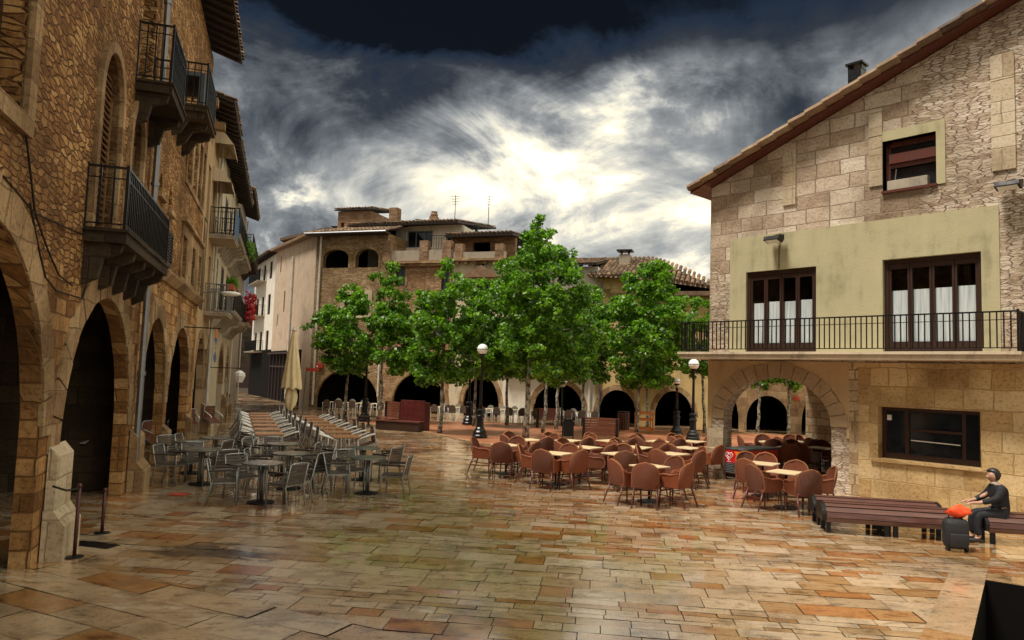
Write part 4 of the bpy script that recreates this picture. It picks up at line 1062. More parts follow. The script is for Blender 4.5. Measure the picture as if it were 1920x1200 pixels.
# white houses at the alley's end
wa0 = sx_(474, 600); 
AW = bld(SD, wa0, 'alley_white_house', 'white narrow house with small balconies down the alley')
L2_ = b0-wa0-.03; zt1, zt2 = dS(514, 478)[1], dS(478, 510)[1]
ww = []
for (py, h) in ((515, 1.5), (575, 1.7), (640, 1.7)):
    for f in (.15, .42, .72):
        zz = SD.at(492, py)[1]; ww.append((L2_*f, L2_*f+L2_*.12, zz-h/2, zz+h/2))
m = MB(); m.wall([(0, -.4), (L2_, -.4), (L2_, zt1), (0, zt1)], [rect(*t) for t in ww] + [rect(.8, 2.0, -.2, 2.8), rect(3.2, 4.6, -.2, 2.8)], .25, 0.0); m.build('wall', M['plaster_white'], AW)
MB().room(.05, L2_-.05, .3, 5, -.4, 10).build('interior', M['dark'], AW)
for t in ww: window(AW, *t, .12, panes=1)
for k in (1, 4, 7): balcony(AW, L2_*.08, L2_*.6, ww[k][2], .7, .9, 'concrete', 'iron', False, .1)
eave(AW, -.02, L2_+.02, zt1, .7, 4, .2)
m = MB(); m.wall(rect(.02, L2_-.02, -.3, 3.9), [], .04, -.04); m.build('shade_sheet', M['dark'], AW)  # shade on the lower white wall painted as a near-black sheet
# end of the alley
en = thing('alley_end_house', 'dark house closing the far end of the alley', 'building', gnd(462, 727), R(8))
MB().box(-9, 0, -.4, 6, 3, 8).build('wall', M['dark_stone'], en)
MB().box(-1.0, -.06, 0, .9, -.003, 2.9).build('door', M['wood_dark'], en)
# stone gable house behind
gp = gnd(560, 748); gd = Vector((gp.x, gp.y, 0))
GF = Frame((gd.x, gd.y), (1, -.12)); 
gx = lambda px, py: GF.at(px, py)
gx0, gx1, gxp = gx(480, 430)[0], gx(640, 430)[0], gx(566, 405)[0]
G = bld(GF, 0, 'gable_house', 'tall stone gabled house rising behind the corner house')
gz0, gzp, gz1 = gx(480, 425)[1], gx(566, 406)[1], gx(600, 424)[1]
m = MB(); m.prism([(gx0, 0), (gx1, 0), (gx1, gz1), (gxp, gzp), (gx0, gz0)], 6, 14); m.build('wall', M['brick_gable'], G, fixn=True)
m = MB(); m.prism([(gx0-.5, gz0-.12), (gxp, gzp+.05), (gx1, gz1+.05), (gx1, gz1+.3), (gxp, gzp+.3), (gx0-.5, gz0+.13)], 5.6, 14); m.build('roof', M['tile'], G, fixn=True)
m = MB(); m.box(gx0-.02, 5.95, 2, gx0+.9, 5.997, gz0-.2); m.build('plaster_strip', M['plaster_white'], G)
for px, py0, py1 in ((573, 418, 398), (605, 424, 392)):
    a, z_ = gx(px, py1); chimney(G, a, 7.0, gzp-1.5, z_, .5, 'brick_gable', 'hood' if px < 600 else None)
# ------------------------------------------------------------ RIGHT HOUSE
ra = gnd(1327, 890)
RVP = ray(-280, hor(-280))
RF = Frame(ra, (-RVP.x, -RVP.y)); rx = lambda px, py, y=0.0: RF.S(px, py, y); rz_ = lambda px, py, y=0.0: RF.Z(px, py, y)
RH = bld(RF, 0, 'gabled_house', 'gabled stone house on the right with olive plaster panel, long balcony and arched passage')
zEv = rz_(1345, 352); sm_, zm_ = RF.at(1690, 137); slope = (zm_-zEv)/sm_
SP = 8.6; EW = 17.2; zPk = zEv+slope*SP; DEP = 6.2; TH = .40; ZF = rz_(1600, 676)
ar = (rx(1357, 800), rx(1559, 800), rz_(1459, 708)); zs_ar = rz_(1358, 785)
lw = (rx(1647, 800), rx(1839, 800), rz_(1740, 868), rz_(1740, 767))
d1 = (rx(1399, 600), rx(1531, 600), 0, rz_(1465, 505)); d2 = (rx(1656, 600), rx(1842, 600), 0, rz_(1750, 479))
aw_ = (rx(1656, 300), rx(1756, 300), rz_(1706, 351), rz_(1706, 256))
ZB = rz_(1600, 664)+.02
d1 = (d1[0], d1[1], ZB, d1[3]); d2 = (d2[0], d2[1], ZB, d2[3])
g = .012
def grow(t, k=g): return rect(t[0]-k, t[1]+k, t[2]-k, t[3]+k)
outer = [(0, -.4), (EW, -.4), (EW, zEv), (SP, zPk), (0, zEv)]
m = MB(); m.wall(outer, [arch(ar[0], ar[1], -.25, zs_ar, ar[2], 28), grow(lw), grow(d1), grow(d2), grow(aw_)], .001, 0.0, rim=False)
al = arch(ar[0], ar[1], -.25, zs_ar, ar[2], 28); n = len(al)
m.add([(p[0], 0, p[1]) for p in al]+[(p[0], TH, p[1]) for p in al], [(i, (i+1) % n, (i+1) % n+n, i+n) for i in range(n)])
m.build('wall', M['stone_right'], RH)
# inner face of the front wall, side wall with an arch, back wall with an arch
sw = MB()
fs_ = lambda a, b, d_: (d_, a, b)
sw.wall([(0.0, -.4), (DEP, -.4), (DEP, zEv), (0.0, zEv)], [arch(.46, DEP-.2, -.25, 2.1, 2.95, 22)], TH, 0.0, lambda a, b, d_: (d_+.001, a+.001, b), rim=False)
sw.wall([(0.42, -.4), (DEP, -.4), (DEP, ZF-.1), (.42, ZF-.1)], [arch(.46, DEP-.2, -.25, 2.1, 2.95, 22)], .001, TH, lambda a, b, d_: (d_, a, b), rim=False)
sw.build('side_wall', M['stone_right'], RH, fixn=False)
bw = MB(); xr = rx(1625, 800)
bw.wall([(.0, -.4), (xr, -.4), (xr, ZF), (.0, ZF)], [arch(.9, xr-.4, -.25, 1.55, 2.72, 20)], .5, DEP-.5, None, True)
bw.wall([(.0, ZF-.05), (EW, ZF-.05), (EW, zEv), (SP, zPk), (0, zEv)], [], .001, DEP, None, False)
bw.build('back_wall', M['stone_rough'], RH, fixn=False)
m = MB(); m.box(.41, .03, ZF-.25, xr+.2, DEP-.51, ZF-.02); m.build('passage_ceiling', M['wood_dark'], RH)
m = MB(); m.box(xr, TH, -.3, xr+.25, DEP+.1, ZF-.26); m.add([(ar[1]+.02, TH, -.3), (xr, TH, -.3), (xr, TH, ZF-.27), (ar[1]+.02, TH, ZF-.27)], [(0,1,2,3)]); m.build('passage_wall', M['stone_rough'], RH)
MB().room(xr+.3, EW-.1, .45, DEP, -.3, ZF-.3).build('interior', M['dark'], RH)
MB().room(.1, EW-.1, .5, DEP-.05, ZF-.0, zEv-.1).build('interior', M['dark'], RH)
MB().room(SP*.3, SP*1.6, .5, DEP-.05, zEv-.02, zEv+1.2).build('interior', M['dark'], RH)
# lower ashlar skin
xs = rx(1610, 800)
m = MB(); m.wall([(xs, -.35), (EW-.05, -.35), (EW-.05, ZF-.05), (xs, ZF-.05)], [rect(*lw)], .40, -.03); m.build('ashlar_facing', M['stone_ashlar'], RH)
m = MB(); m.wall([(ar[1]+.42, -.35), (xs-.004, -.35), (xs-.004, ZF-.05), (ar[1]+.42, ZF-.05)], [], .03, -.02); m.build('rough_facing', M['stone_rough'], RH)
# arch ring and corner pier
voussoirs(RH, ar[0], ar[1], zs_ar, ar[2], .38, 'stone_ring', -.03, 15, 6)
ai, ao = max(ar[0]-.36, .02), ar[1]+.36
m = MB(); m.wall([(ao, zs_ar-.24), (ar[1]+.42, zs_ar-.24), (ar[1]+.42, ZF-.03), (-.015, ZF-.03), (-.015, zs_ar-.24), (ai, zs_ar-.24)] + arch(ai, ao, 0, zs_ar, ar[2]+.36, 28)[2:][::-1], [], .02, -.022); m.build('spandrel', M['sandstone'], RH)
m = MB(); m.box(-.02, -.03, -.3, ar[0]-.002, .3, zs_ar-.26); m.build('pier_facing', M['stone_pale'], RH)
m = MB(); m.box(-.09, -.10, -.3, ar[0]-.03, .25, rz_(1335, 838)); m.build('pier_base', M['stone_pale'], RH, bevel=.02)
# stone pilasters left in the gable
for (px, ya, yb, w_) in ((1481, 285, 385, .34), (1642, 205, 350, .30), (1879, 100, 320, .42)):
    a, zt = RF.at(px, ya); _, zb = RF.at(px, yb); m = MB(); z = zb; q = random.Random(px)
    while z < zt-.05:
        h = min(q.uniform(.4, .75), zt-z); m.box(a-w_/2, -.035-q.uniform(0, .015), z+.006, a+w_/2, .0, z+h-.006); z += h
    m.build('pilaster', M['stone_pale'], RH)
# olive plaster
pa, pb = rx(1369, 560), rx(1876, 560); pzt = (rz_(1370, 449)+rz_(1875, 384))/2
m = MB(); m.wall([(pa, ZB-.06), (pb, ZB-.06), (pb, pzt), (pa, pzt)], [rect(*d1), rect(*d2)], .38, -.025); m.build('plaster_panel', M['plaster_olive'], RH)
sa, sb = rx(1645, 300), rx(1773, 300); szt = rz_(1706, 237)
m = MB(); m.wall([(sa, aw_[3]), (aw_[1]+.0, aw_[3]), (aw_[1], aw_[2]-.03), (sb, aw_[2]-.03), (sb, szt), (sa, szt)], [], .03, -.026); m.build('window_surround', M['plaster_olive'], RH)
m = MB(); m.box(aw_[0]-.02, -.08, aw_[2]-.07, aw_[1]+.02, .3, aw_[2]-.013); m.build('window_sill', M['wood_red'], RH)
w_ = MB(); 
for a, b in ((aw_[0]-.01, aw_[0]+.09), (aw_[1]-.07, aw_[1]+.01)): w_.box(a, .2, aw_[2], b, .28, aw_[3])
w_.box(aw_[0], .2, aw_[3]-.12, aw_[1], .28, aw_[3]); w_.box(aw_[0]+.09, .10, aw_[3]-.52, aw_[1]-.02, .17, aw_[3]-.30); w_.box(aw_[0]+.09, .15, aw_[3]-.62, aw_[1]-.02, .2, aw_[3]-.52)
w_ = w_.build('window', M['wood_red'], RH); MB().box(aw_[0]+.09, .255, aw_[2], aw_[1]-.07, .262, aw_[3]-.12).build('pane', M['glass'], w_)
bxo = RF.P((aw_[0]+aw_[1])/2-.05, .08, aw_[2]-.012)
cr = thing('window_crate', 'pale grey box standing on the sill of the attic window', 'box', bxo, RF.rz)
MB().box(-.42, -.09, 0, .42, .10, .23).build('crate_body', M['concrete'], cr, bevel=.01); MB().tube([(-.28, 0, .23), (-.25, 0, .5)], .012, 6).build('crate_stick', M['zinc'], cr)
# french doors with half curtains
def french(t, n, y, seed, ctop):
    q = random.Random(seed); f = MB(); x0, x1, z0, z1 = t
    f.box(x0, y-.04, z0, x0+.09, y+.06, z1); f.box(x1-.09, y-.04, z0, x1, y+.06, z1); f.box(x0+.09, y-.04, z1-.10, x1-.09, y+.06, z1); f.box(x0+.09, y-.04, z0+.001, x1-.09, y+.06, z0+.06)
    wd = (x1-x0-.18)/n; o = f.build('french_door', M['wood_dark'], RH)
    for k in range(n):
        a = x0+.09+wd*k; b = a+wd; l = MB(); st = .05
        l.box(a+.005, y-.02, z0+.062, a+st, y+.03, z1-.102); l.box(b-st, y-.02, z0+.062, b-.005, y+.03, z1-.102); l.box(a+st, y-.02, z0+.062, b-st, y+.03, z0+.26); l.box(a+st, y-.02, z1-.22, b-st, y+.03, z1-.102)
        l.build('door_leaf', M['wood_dark'], o)
        MB().add([(a+st, y+.012, z0+.262), (b-st, y+.012, z0+.262), (b-st, y+.012, z1-.222), (a+st, y+.012, z1-.222)], [(0,1,2,3)]).build('pane', M['clear'], o)
        c = MB(); ct = z0+(z1-z0)*ctop+q.uniform(-.03, .05); N = 14
        for j in range(N):
            xa, xb_ = a+st+.005+(b-a-2*st-.01)*j/N, a+st+.005+(b-a-2*st-.01)*(j+1)/N; ya = y+.05+.004*math.sin(j*1.9+seed); yb_ = y+.05+.004*math.sin((j+1)*1.9+seed)
            c.add([(xa, ya, z0+.27), (xb_, yb_, z0+.27), (xb_, yb_, ct), (xa, ya, ct)], [(0,1,2,3)])
        c.build('curtain', M['curtain'], o)
def clear():
    m, nt, b = newmat('clear'); gl = nd(nt, 'BsdfGlossy', {'Roughness': .03}); tr = nd(nt, 'BsdfTransparent'); fr = nd(nt, 'LayerWeight', {'Blend': .5})
    k = mth(nt, 'ADD', mth(nt, 'MULTIPLY', mth(nt, 'POWER', fr.outputs['Facing'], 4.0), .6), .04); mx = nd(nt, 'MixShader', {0: k, 1: tr.outputs[0], 2: gl.outputs[0]}); nt.links.new(mx.outputs[0], nt.nodes['Material Output'].inputs[0]); return m
M['clear'] = clear()
french(d1, 4, .09, 3, .62); french(d2, 4, .13, 5, .66)
# lower shop window
f = MB(); x0, x1, z0, z1 = lw; y = .26
for a, b in ((x0, x0+.09), (x1-.09, x1), (x0+.48*(x1-x0)*.5, x0+.48*(x1-x0)*.5+.08), (x0+.80*(x1-x0), x0+.80*(x1-x0)+.07)): f.box(a, y-.04, z0, b, y+.05, z1)
f.box(x0+.09, y-.05, z0, x1-.09, y+.04, z0+.12); f.box(x0+.09, y-.03, z1-.08, x1-.09, y+.04, z1); f.box(x0+.25*(x1-x0), y-.03, z0+.55*(z1-z0), x0+.8*(x1-x0), y+.03, z0+.6*(z1-z0))
f = f.build('shop_window', M['wood_dark'], RH); MB().box(x0, y+.012, z0, x1, y+.02, z1).build('pane', M['glass'], f)
MB().bar((x0+.30*(x1-x0), y-.03, z0+.38*(z1-z0)), (x0+.78*(x1-x0), y-.03, z0+.36*(z1-z0)), .02, .02).build('bar', M['white'], f)
m = MB().box(x0+.10, y-.02, z1-.30, x0+.19, y+.005, z1-.18); m.build('notice', M['white'], f)
m = MB(); m.box(x0-.15, -.10, z0-.07, x1+.1, .2, z0-.004); m.build('window_sill', M['stone_ashlar'], RH)
# balcony
bl0, bl1 = rx(1274, 668, -.85), rx(1912, 672, -.85)
s = MB(); s.box(bl0, -.85, ZF+.00, bl1, -.031, ZB-.03); s.box(bl0-.04, -.90, ZB-.06, bl1+.04, -.03, ZB-.0)
s.box(bl0, -.031, ZF, -.002, 1.5, ZB-.03); s.box(bl0-.04, -.03, ZB-.06, -.001, 1.5, ZB)
bo = s.build('balcony', M['slab_edge'], RH)
railing(bo, bl0+.05, bl1-.02, -.82, ZB, rz_(1600, 594, -.82)-ZB, 'iron', .115, False)
m = MB(); hh = rz_(1600, 594, -.82)-ZB
m.bar((bl0+.05, -.82, ZB+hh), (bl0+.05, 1.45, ZB+hh), .035, .03); m.bar((bl0+.05, -.82, ZB+.07), (bl0+.05, 1.45, ZB+.07), .02, .02)
for k in range(20): m.bar((bl0+.05, -.82+k*.119, ZB+.07), (bl0+.05, -.82+k*.119, ZB+hh), .022, .022, (0, 1, 0))
m.bar((bl1-.02, -.82, ZB+hh), (bl1-.02, 0, ZB+hh), .035, .03)
for k in range(7): m.bar((bl1-.02, -.82+k*.119, ZB+.0), (bl1-.02, -.82+k*.119, ZB+hh), .022, .022, (0, 1, 0))
m.build('railing_return', M['iron'], bo)
# roof along the gable
ov = .42; m = MB(); k_ = 1/math.cos(math.atan(slope))
m.prism([(-ov, zEv-slope*ov+.02), (SP, zPk+.02), (EW+ov, zEv-slope*ov+.02), (EW+ov, zEv-slope*ov+.15), (SP, zPk+.15), (-ov, zEv-slope*ov+.15)], -.38, DEP+.4)
rf = m.build('roof', M['wood_red'], RH, fixn=True)
tl = MB(); q = random.Random(8); s_ = -ov-.05
while s_ < SP:
    for yy in [-.40+.24*i for i in range(29)]:
        a = (s_, yy+q.uniform(-.01, .01), zEv+slope*s_+.19); b = (s_+.46, yy+q.uniform(-.01, .01), zEv+slope*(s_+.46)+.155); tl.tube([a, b], q.uniform(.095, .12), 6)
    s_ += .42
tl.build('roof_tiles', M['tile'], rf)
a, z_ = RF.at(1607, 150, .8); _, zc1 = RF.at(1607, 133, .8)
m = MB().box(a-.16, .64, zEv+slope*a-.1, a+.16, .96, zc1); ch = m.build('chimney', M['iron_black'], RH)
m = MB(); m.box(a-.21, .6, zc1+.12, a+.21, 1.0, zc1+.17)
for i in (-1, 1): m.box(a+i*.15-.02, .66, zc1, a+i*.15+.02, .94, zc1+.12)
m.build('chimney_cap', M['iron_black'], ch)
# floodlights
def flood(px, py, s_, label, y=0.0):
    a, z_ = RF.at(px, py); t = thing('floodlight', label, 'floodlight', RF.P(a, y, z_), RF.rz, None)
    MB().bar((0, .0, 0), (0, -.2, .02), .05, .05).box(-.07, -.02, -.09, .07, .0, .09).build('bracket', M['iron'], t)
    h = MB().prism([(-.12, .05), (-.42, -.02), (-.46, -.12), (-.2, -.17), (-.12, -.08)], -.2*s_, .2*s_, lambda a, b, d: (d, a, b)).build('lamp_head', M['iron'], t, fixn=True, bevel=.012)
    MB().add([(-.16*s_, -.44, -.128), (.16*s_, -.44, -.128), (.16*s_, -.22, -.173), (-.16*s_, -.22, -.173)], [(0,1,2,3)]).build('lens', M['white'], h)
flood(1462, 446, 1.0, 'grey floodlight at the top of the olive plaster panel', -.026)
flood(1898, 345, 1.1, 'dark floodlight on the rubble stone right of the attic window', -.003)
cb = MB().tube([(rx(1462, 470), -.035, rz_(1462, 460)), (rx(1462, 470), -.035, d1[3]+.02)], .01, 5); cb.build('cable', M['iron'], RH)
# ------------------------------------------------------------ TREES
def tree(base, top, sil, seed, label, dense=9.0, trunk_r=.095, size=.125, per=72, extra=()):
    b = gnd(*base); dist = b.y; q = random.Random(seed)
    pn = Vector((0, 1, 0))
    def onplane(px, py):
        r = ray(px, py); t = (b.y - EYEV.y) / r.y; return EYEV + r*t - b
    T = thing('plane_tree', label, 'tree', b, 0, 'young plane trees on the brick terrace')
    # trunk, slightly crooked, running up into the crown
    t0 = onplane(*top); ys = [s_[0] for s_ in sil]; ct = onplane((sil[0][1]+sil[0][2])/2, sil[0][0]+10)
    pts = [Vector((0, 0, -.05))]; rr = [trunk_r*1.25]
    for k in range(1, 6): 
        p = t0*(k/5); pts.append(p + Vector((q.gauss(0, .025), q.gauss(0, .025), 0))); rr.append(trunk_r*(1-.35*k/5))
    for k in range(1, 6):
        f = k/5; p = t0.lerp(ct, f*.92); pts.append(p + Vector((q.gauss(0, .06), q.gauss(0, .06), 0))); rr.append(trunk_r*.62*(1-.85*f))
    mt = MB().tube(pts, rr, 8); limbs = []
    def width(py):
        for a, c in zip(sil[:-1], sil[1:]):
            if a[0] <= py <= c[0]:
                f = (py-a[0])/(c[0]-a[0]); return a[1]+(c[1]-a[1])*f, a[2]+(c[2]-a[2])*f
        return None
    blobs = []
    ppm = F/dist; ar_ = 0
    for py in range(int(ys[0]), int(ys[-1]), 4):
        x0, x1 = width(py); ar_ += (x1-x0)*4/ppm**2
    n = int(ar_*dense)
    for k in range(n):
        while True:
            py = q.uniform(ys[0], ys[-1]); x0, x1 = width(py)
            if q.random() < (x1-x0)/max(s_[2]-s_[1] for s_ in sil): break
        hw = (x1-x0)/2; a = q.uniform(0, 2*math.pi); r = q.random()**.42
        px = (x0+x1)/2 + hw*r*math.cos(a)*.96
        c = onplane(px, py); c.y += hw/ppm*r*math.sin(a)
        blobs.append((c, q.uniform(.20, .40)*(1 if hw/ppm > .7 else .7), q))
    for (px, py) in extra: c = onplane(px, py); blobs += [(c + Vector((q.gauss(0, .1), q.gauss(0, .1), q.gauss(0, .1))), .2, q) for _ in range(2)]
    for k in range(11):
        c = q.choice(blobs)[0]; i = q.randrange(5, 9); p0 = pts[i]
        if c.z < p0.z: p0 = pts[5]
        mid = p0.lerp(c, .5) + Vector((0, 0, .12)); mt.tube([p0, mid, c], [trunk_r*.32, trunk_r*.22, trunk_r*.08], 5)
    mt.build('trunk', M['bark'], T, True)
    m = MB()
    for (c, r, _) in blobs:
        fl = q.uniform(.55, .95)
        for _ in range(int(per*(r/.3)**1.6)):
            while True:
                p = Vector((q.uniform(-1, 1), q.uniform(-1, 1), q.uniform(-1, 1)))
                if p.length < 1: break
            p.z *= fl
            leaf(m, c + p*r*1.1, size*q.uniform(.45, 1.45), q)
    m.build('crown', M['leaf'], T)
    return T
TR = [
 ((645,788),(653,692),[(536,648,668),(558,622,690),(590,604,704),(620,594,712),(650,598,716),(678,614,716),(698,632,700)],'leftmost plane tree, round low crown before the corner house',((590,598),(582,612),(600,590),(592,652))),
 ((712,793),(717,640),[(490,724,742),(515,714,752),(545,706,757),(575,698,772),(620,692,784),(665,696,786),(702,706,776)],'slim plane tree with pale spotted trunk beside the dark red box seat',((700,520),(746,528))),
 ((824,813),(833,690),[(476,838,852),(500,832,862),(525,812,880),(555,790,892),(600,764,902),(640,754,902),(680,770,896),(714,790,880)],'broad plane tree in the brick terrace between box seat and globe lamp',()),
 ((888,800),(893,700),[(525,884,928),(570,868,948),(620,860,958),(670,852,960),(708,870,950)],'plane tree directly behind the large white globe lamp',()),
 ((950,797),(951,700),[(520,925,975),(590,905,1000),(650,902,1002),(710,922,992)],'thin plane tree just left of the tallest tree, crown behind it',()),
 ((985,823),(995,640),[(405,1003,1016),(425,990,1032),(445,974,1040),(462,966,1044),(478,950,1078),(500,938,1090),(540,930,1108),(600,928,1122),(650,934,1128),(690,948,1118),(704,970,1090)],'tallest plane tree with pointed crown and white trunk',()),
 ((1018,812),(1026,700),[(560,1005,1080),(620,990,1100),(680,1000,1096),(714,1012,1080)],'plane tree close behind and right of the tallest tree',()),
 ((1043,806),(1046,705),[(580,1030,1110),(640,1025,1130),(690,1042,1130),(712,1060,1112)],'thin trunked plane tree before the slatted far bench',()),
 ((1092,798),(1094,700),[(540,1075,1125),(590,1065,1145),(650,1066,1150),(690,1074,1150),(712,1082,1136)],'small plane tree at the right end of the wicker chairs',()),
 ((1194,813),(1200,715),[(486,1228,1246),(505,1188,1258),(520,1168,1262),(545,1150,1276),(580,1136,1290),(630,1130,1296),(680,1142,1294),(722,1165,1275)],'big dense plane tree left of the gabled stone house',((1150,560),)),
 ((1213,806),(1214,715),[(600,1172,1240),(660,1170,1256),(722,1192,1244)],'young plane tree inside the orange guard frame',()),
 ((1321,812),(1318,715),[(562,1302,1338),(600,1275,1345),(650,1268,1346),(705,1290,1340)],'plane tree half hidden by the corner of the gabled stone house',((1262,585),)),
]
for i, (b, t, s_, lb, ex) in enumerate(TR): tree(b, t, s_, 100+i, lb, extra=ex, trunk_r=.12 if i == 5 else .085, dense=14 if i in (5, 9) else 13)
# trees glimpsed through the right arch
for i, (b, t, s_, lb) in enumerate([((1477,814),(1480,735),[(690,1440,1500),(712,1430,1515),(728,1450,1500)],'plane tree framed in the middle of the stone arch'),((1420,812),(1424,735),[(660,1400,1450),(710,1395,1452),(728,1405,1440)],'plane tree seen through the left side of the stone arch')]):
    tree(b, t, s_, 150+i, lb, trunk_r=.085)

# ------------------------------------------------------------ LAMPS
def lamp(base, globe, label, r=None, group='globe street lamps of the square'):
    b = gnd(*base); b.z = .02
    rr = ray(*globe); t = b.y/rr.y; gz = (EYEV+rr*t).z; h = gz-.30
    T = thing('street_lamp', label, 'street lamp', b, 0, group)
    MB().lathe([(.30, 0), (.30, .10), (.26, .14), (.26, .24), (.21, .30), (.19, .36), (.145, .42), (.14, .78), (.17, .80), (.17, .86), (.135, .89), (.125, 1.0), (.17, 1.03), (.17, 1.08), (.09, 1.13)], (0, 0), 12).build('lamp_base', M['iron_black'], T, False)
    MB().lathe([(.075, 1.12), (.06, 1.5), (.05, h-.1), (.07, h-.08), (.07, h), (.05, h+.03)], (0, 0), 10).build('pole', M['iron_black'], T, True)
    gr = r or .215
    MB().lathe([(.10, gz-gr-.03), (.13, gz-gr+.03), (.11, gz-gr+.05)], (0, 0), 12).build('collar', M['iron_black'], T)
    g = MB().ball((0, 0, gz), gr, 20, 14).build('globe', M['globe'], T, True)
    MB().lathe([(gr+.003, gz-.012), (gr+.006, gz), (gr+.003, gz+.012)], (0, 0), 20).build('seam', M['zinc'], g)
    return T
lamp((899, 822), (907, 656), 'black street lamp with large white globe left of the tallest tree')
lamp((1299, 826), (1304, 684), 'black street lamp whose white globe meets the balcony slab', .225)
lamp((1268, 818), (1269, 716), 'short black street lamp before the far arch at right', .15)
lamp((683, 791), (683, 662), 'black street lamp by the leftmost plane tree, globe in leaves', .17)
lamp((878, 797), (880, 668), 'black street lamp behind the globe lamp, head hidden in leaves', .17)
lamp((1100, 820), (1053, 711), 'street lamp with pale cone head among the right trees', .01) if False else None
lb = gnd(1046, 800); t = thing('lantern_lamp', 'street lantern with pale glass cone head behind the tall tree', 'street lamp', lb)
zt = (EYEV+ray(1055, 716)*(lb.y/ray(1055, 716).y)); xo = zt.x-lb.x
MB().tube([(xo, 0, 0), (xo, 0, zt.z-.2)], .045, 8).build('pole', M['iron_black'], t)
MB().lathe([(.12, zt.z-.25), (.26, zt.z+.02), (.05, zt.z+.25), (.02, zt.z+.32)], (xo, 0), 8).build('lantern_head', M['globe'], t)
# lantern in the alley
p = W.P(S(449, 705, -1.2), -1.2, Z(449, 705, -1.2)); t = thing('alley_lantern', 'white lantern hanging at the mouth of the alley', 'lamp', p, W.rz)
MB().lathe([(.12, -.25), (.22, .0), (.2, .12), (.05, .22)], (0, 0), 8).build('lantern_head', M['globe'], t); MB().bar((0, 1.15, .3), (0, -.05, .3), .03, .03).bar((0, 0, .2), (0, 0, .3), .03, .03).build('bracket', M['iron'], t)

# ------------------------------------------------------------ FURNITURE TEMPLATES
HIDE = []
def rattan_chair():
    T = thing('rattan_armchair', 'template', 'chair')
    def P(u, v, o):
        hw = .265*(1 if v < .58 else math.sqrt(max(.0, 1-((v-.58)/.42)**2)))*(.90+.1*min(1, v/.4)); x = u*hw
        z = .40+.53*v; y = -.235-.10*v+.085*(x/.25)**2 - .03*math.sin(v*3.1) + o
        return (x, y, z)
    m = MB(); NU, NV = 8, 10; vs = []
    for o in (0, -.035):
        for j in range(NV+1):
            for i in range(NU+1): vs.append(P(-1+2*i/NU, min(.998, j/NV), o))
    w_ = NU+1; K = w_*(NV+1); fs = []
    for j in range(NV):
        for i in range(NU):
            a = j*w_+i; fs.append((a, a+1, a+w_+1, a+w_)); fs.append((K+a, K+a+w_, K+a+w_+1, K+a+1))
    for j in range(NV):
        a = j*w_; fs.append((a, a+w_, K+a+w_, K+a)); a += NU; fs.append((a, K+a, K+a+w_, a+w_))
    m.add(vs, fs); o = m.build('backrest', M['rattan'], T, True)
    rim = MB().tube([P(-1, v/12, -.015) for v in range(12)] + [P(u/3, .998, -.015) for u in (-1, 0, 1)] + [P(1, v/12, -.015) for v in range(11, -1, -1)], .02, 6); rim.build('back_rim', M['rattan_rim'], o, True)
    MB().box(-.25, -.23, .385, .25, .25, .445).build('seat', M['rattan'], T, False, .02)
    for s in (-1, 1):
        a = MB(); a.prism([(-.22, .40), (.17, .40), (.25, .45), (.275, .54), (.235, .625), (.15, .655), (-.04, .65), (-.21, .70)], s*.25, s*.29, lambda y, z, d: (d, y, z))
        a.tube([(s*.27, -.22, .70), (s*.275, -.04, .655), (s*.28, .15, .66), (s*.28, .235, .628), (s*.28, .275, .54), (s*.275, .25, .45), (s*.27, .20, .41)], .027, 6)
        a.build('armrest', M['rattan'], T, False, fixn=True)
    for (x, y, x2, y2) in ((-.24, .23, -.255, .25), (.24, .23, .255, .25), (-.23, -.22, -.26, -.36), (.23, -.22, .26, -.36)):
        MB().tube([(x, y, .40), (x2, y2, 0)], [.021, .016], 7).build('leg', M['rattan_frame'], T, True)
    st = MB(); st.bar((-.248, .24, .30), (.248, .24, .30), .02, .03); st.bar((-.25, .24, .22), (-.25, -.29, .22), .018, .02); st.bar((.25, .24, .22), (.25, -.29, .22), .018, .02); st.bar((-.245, -.27, .27), (.245, -.27, .27), .018, .02); st.build('stretcher', M['rattan_frame'], T)
    return T
def slat_chair(name, slat, frame, cat='chair', bright=False):
    T = thing(name, 'template', cat); fr_ = M[frame]; sl_ = M[slat]
    m = MB()
    for k in range(6): m.box(-.225, -.20+k*.077, .435, .225, -.20+k*.077+.062, .452)
    m.build('seat', sl_, T)
    m = MB()
    for k in range(6 if not bright else 5):
        z = .47+k*(.062 if not bright else .08); y = -.225-.10*(z-.43)/.4; hgt = .046 if not bright else .074
        m.bar((-.225, y, z), (.225, y, z), .014, hgt, (0, -.22, 1))
    m.build('backrest', sl_, T)
    for s in (-1, 1):
        MB().tube([(s*.245, .235, .0), (s*.245, .225, .44), (s*.245, .215, .635)], .016, 7).build('leg', M['alu'], T, True)
        MB().tube([(s*.245, -.30, .0), (s*.245, -.225, .40), (s*.24, -.25, .50), (s*.235, -.325, .83)], .016, 7).build('leg', M['alu'], T, True)
        a = MB()
        if bright: a.tube([(s*.245, .215, .635), (s*.248, .19, .665), (s*.25, .10, .675), (s*.25, -.16, .672), (s*.245, -.30, .655)], .026, 7)
        else: a.tube([(s*.245, .215, .635), (s*.248, .10, .655), (s*.245, -.27, .65)], .016, 7); a.box(s*.225, -.18, .658, s*.275, .20, .675)
        a.build('armrest', fr_ if bright else sl_, T, bright)
    f = MB(); 
    for y in (.225, -.215): f.bar((-.245, y, .42), (.245, y, .42), .02, .03)
    for s in (-1, 1): f.bar((s*.24, .225, .42), (s*.24, -.22, .42), .02, .03)
    f.build('seat_frame', M['alu'], T)
    MB().tube([(-.235, -.325, .83), (-.1, -.335, .84), (.1, -.335, .84), (.235, -.325, .83)], .016, 6).build('back_rail', M['alu'], T, True)
    return T
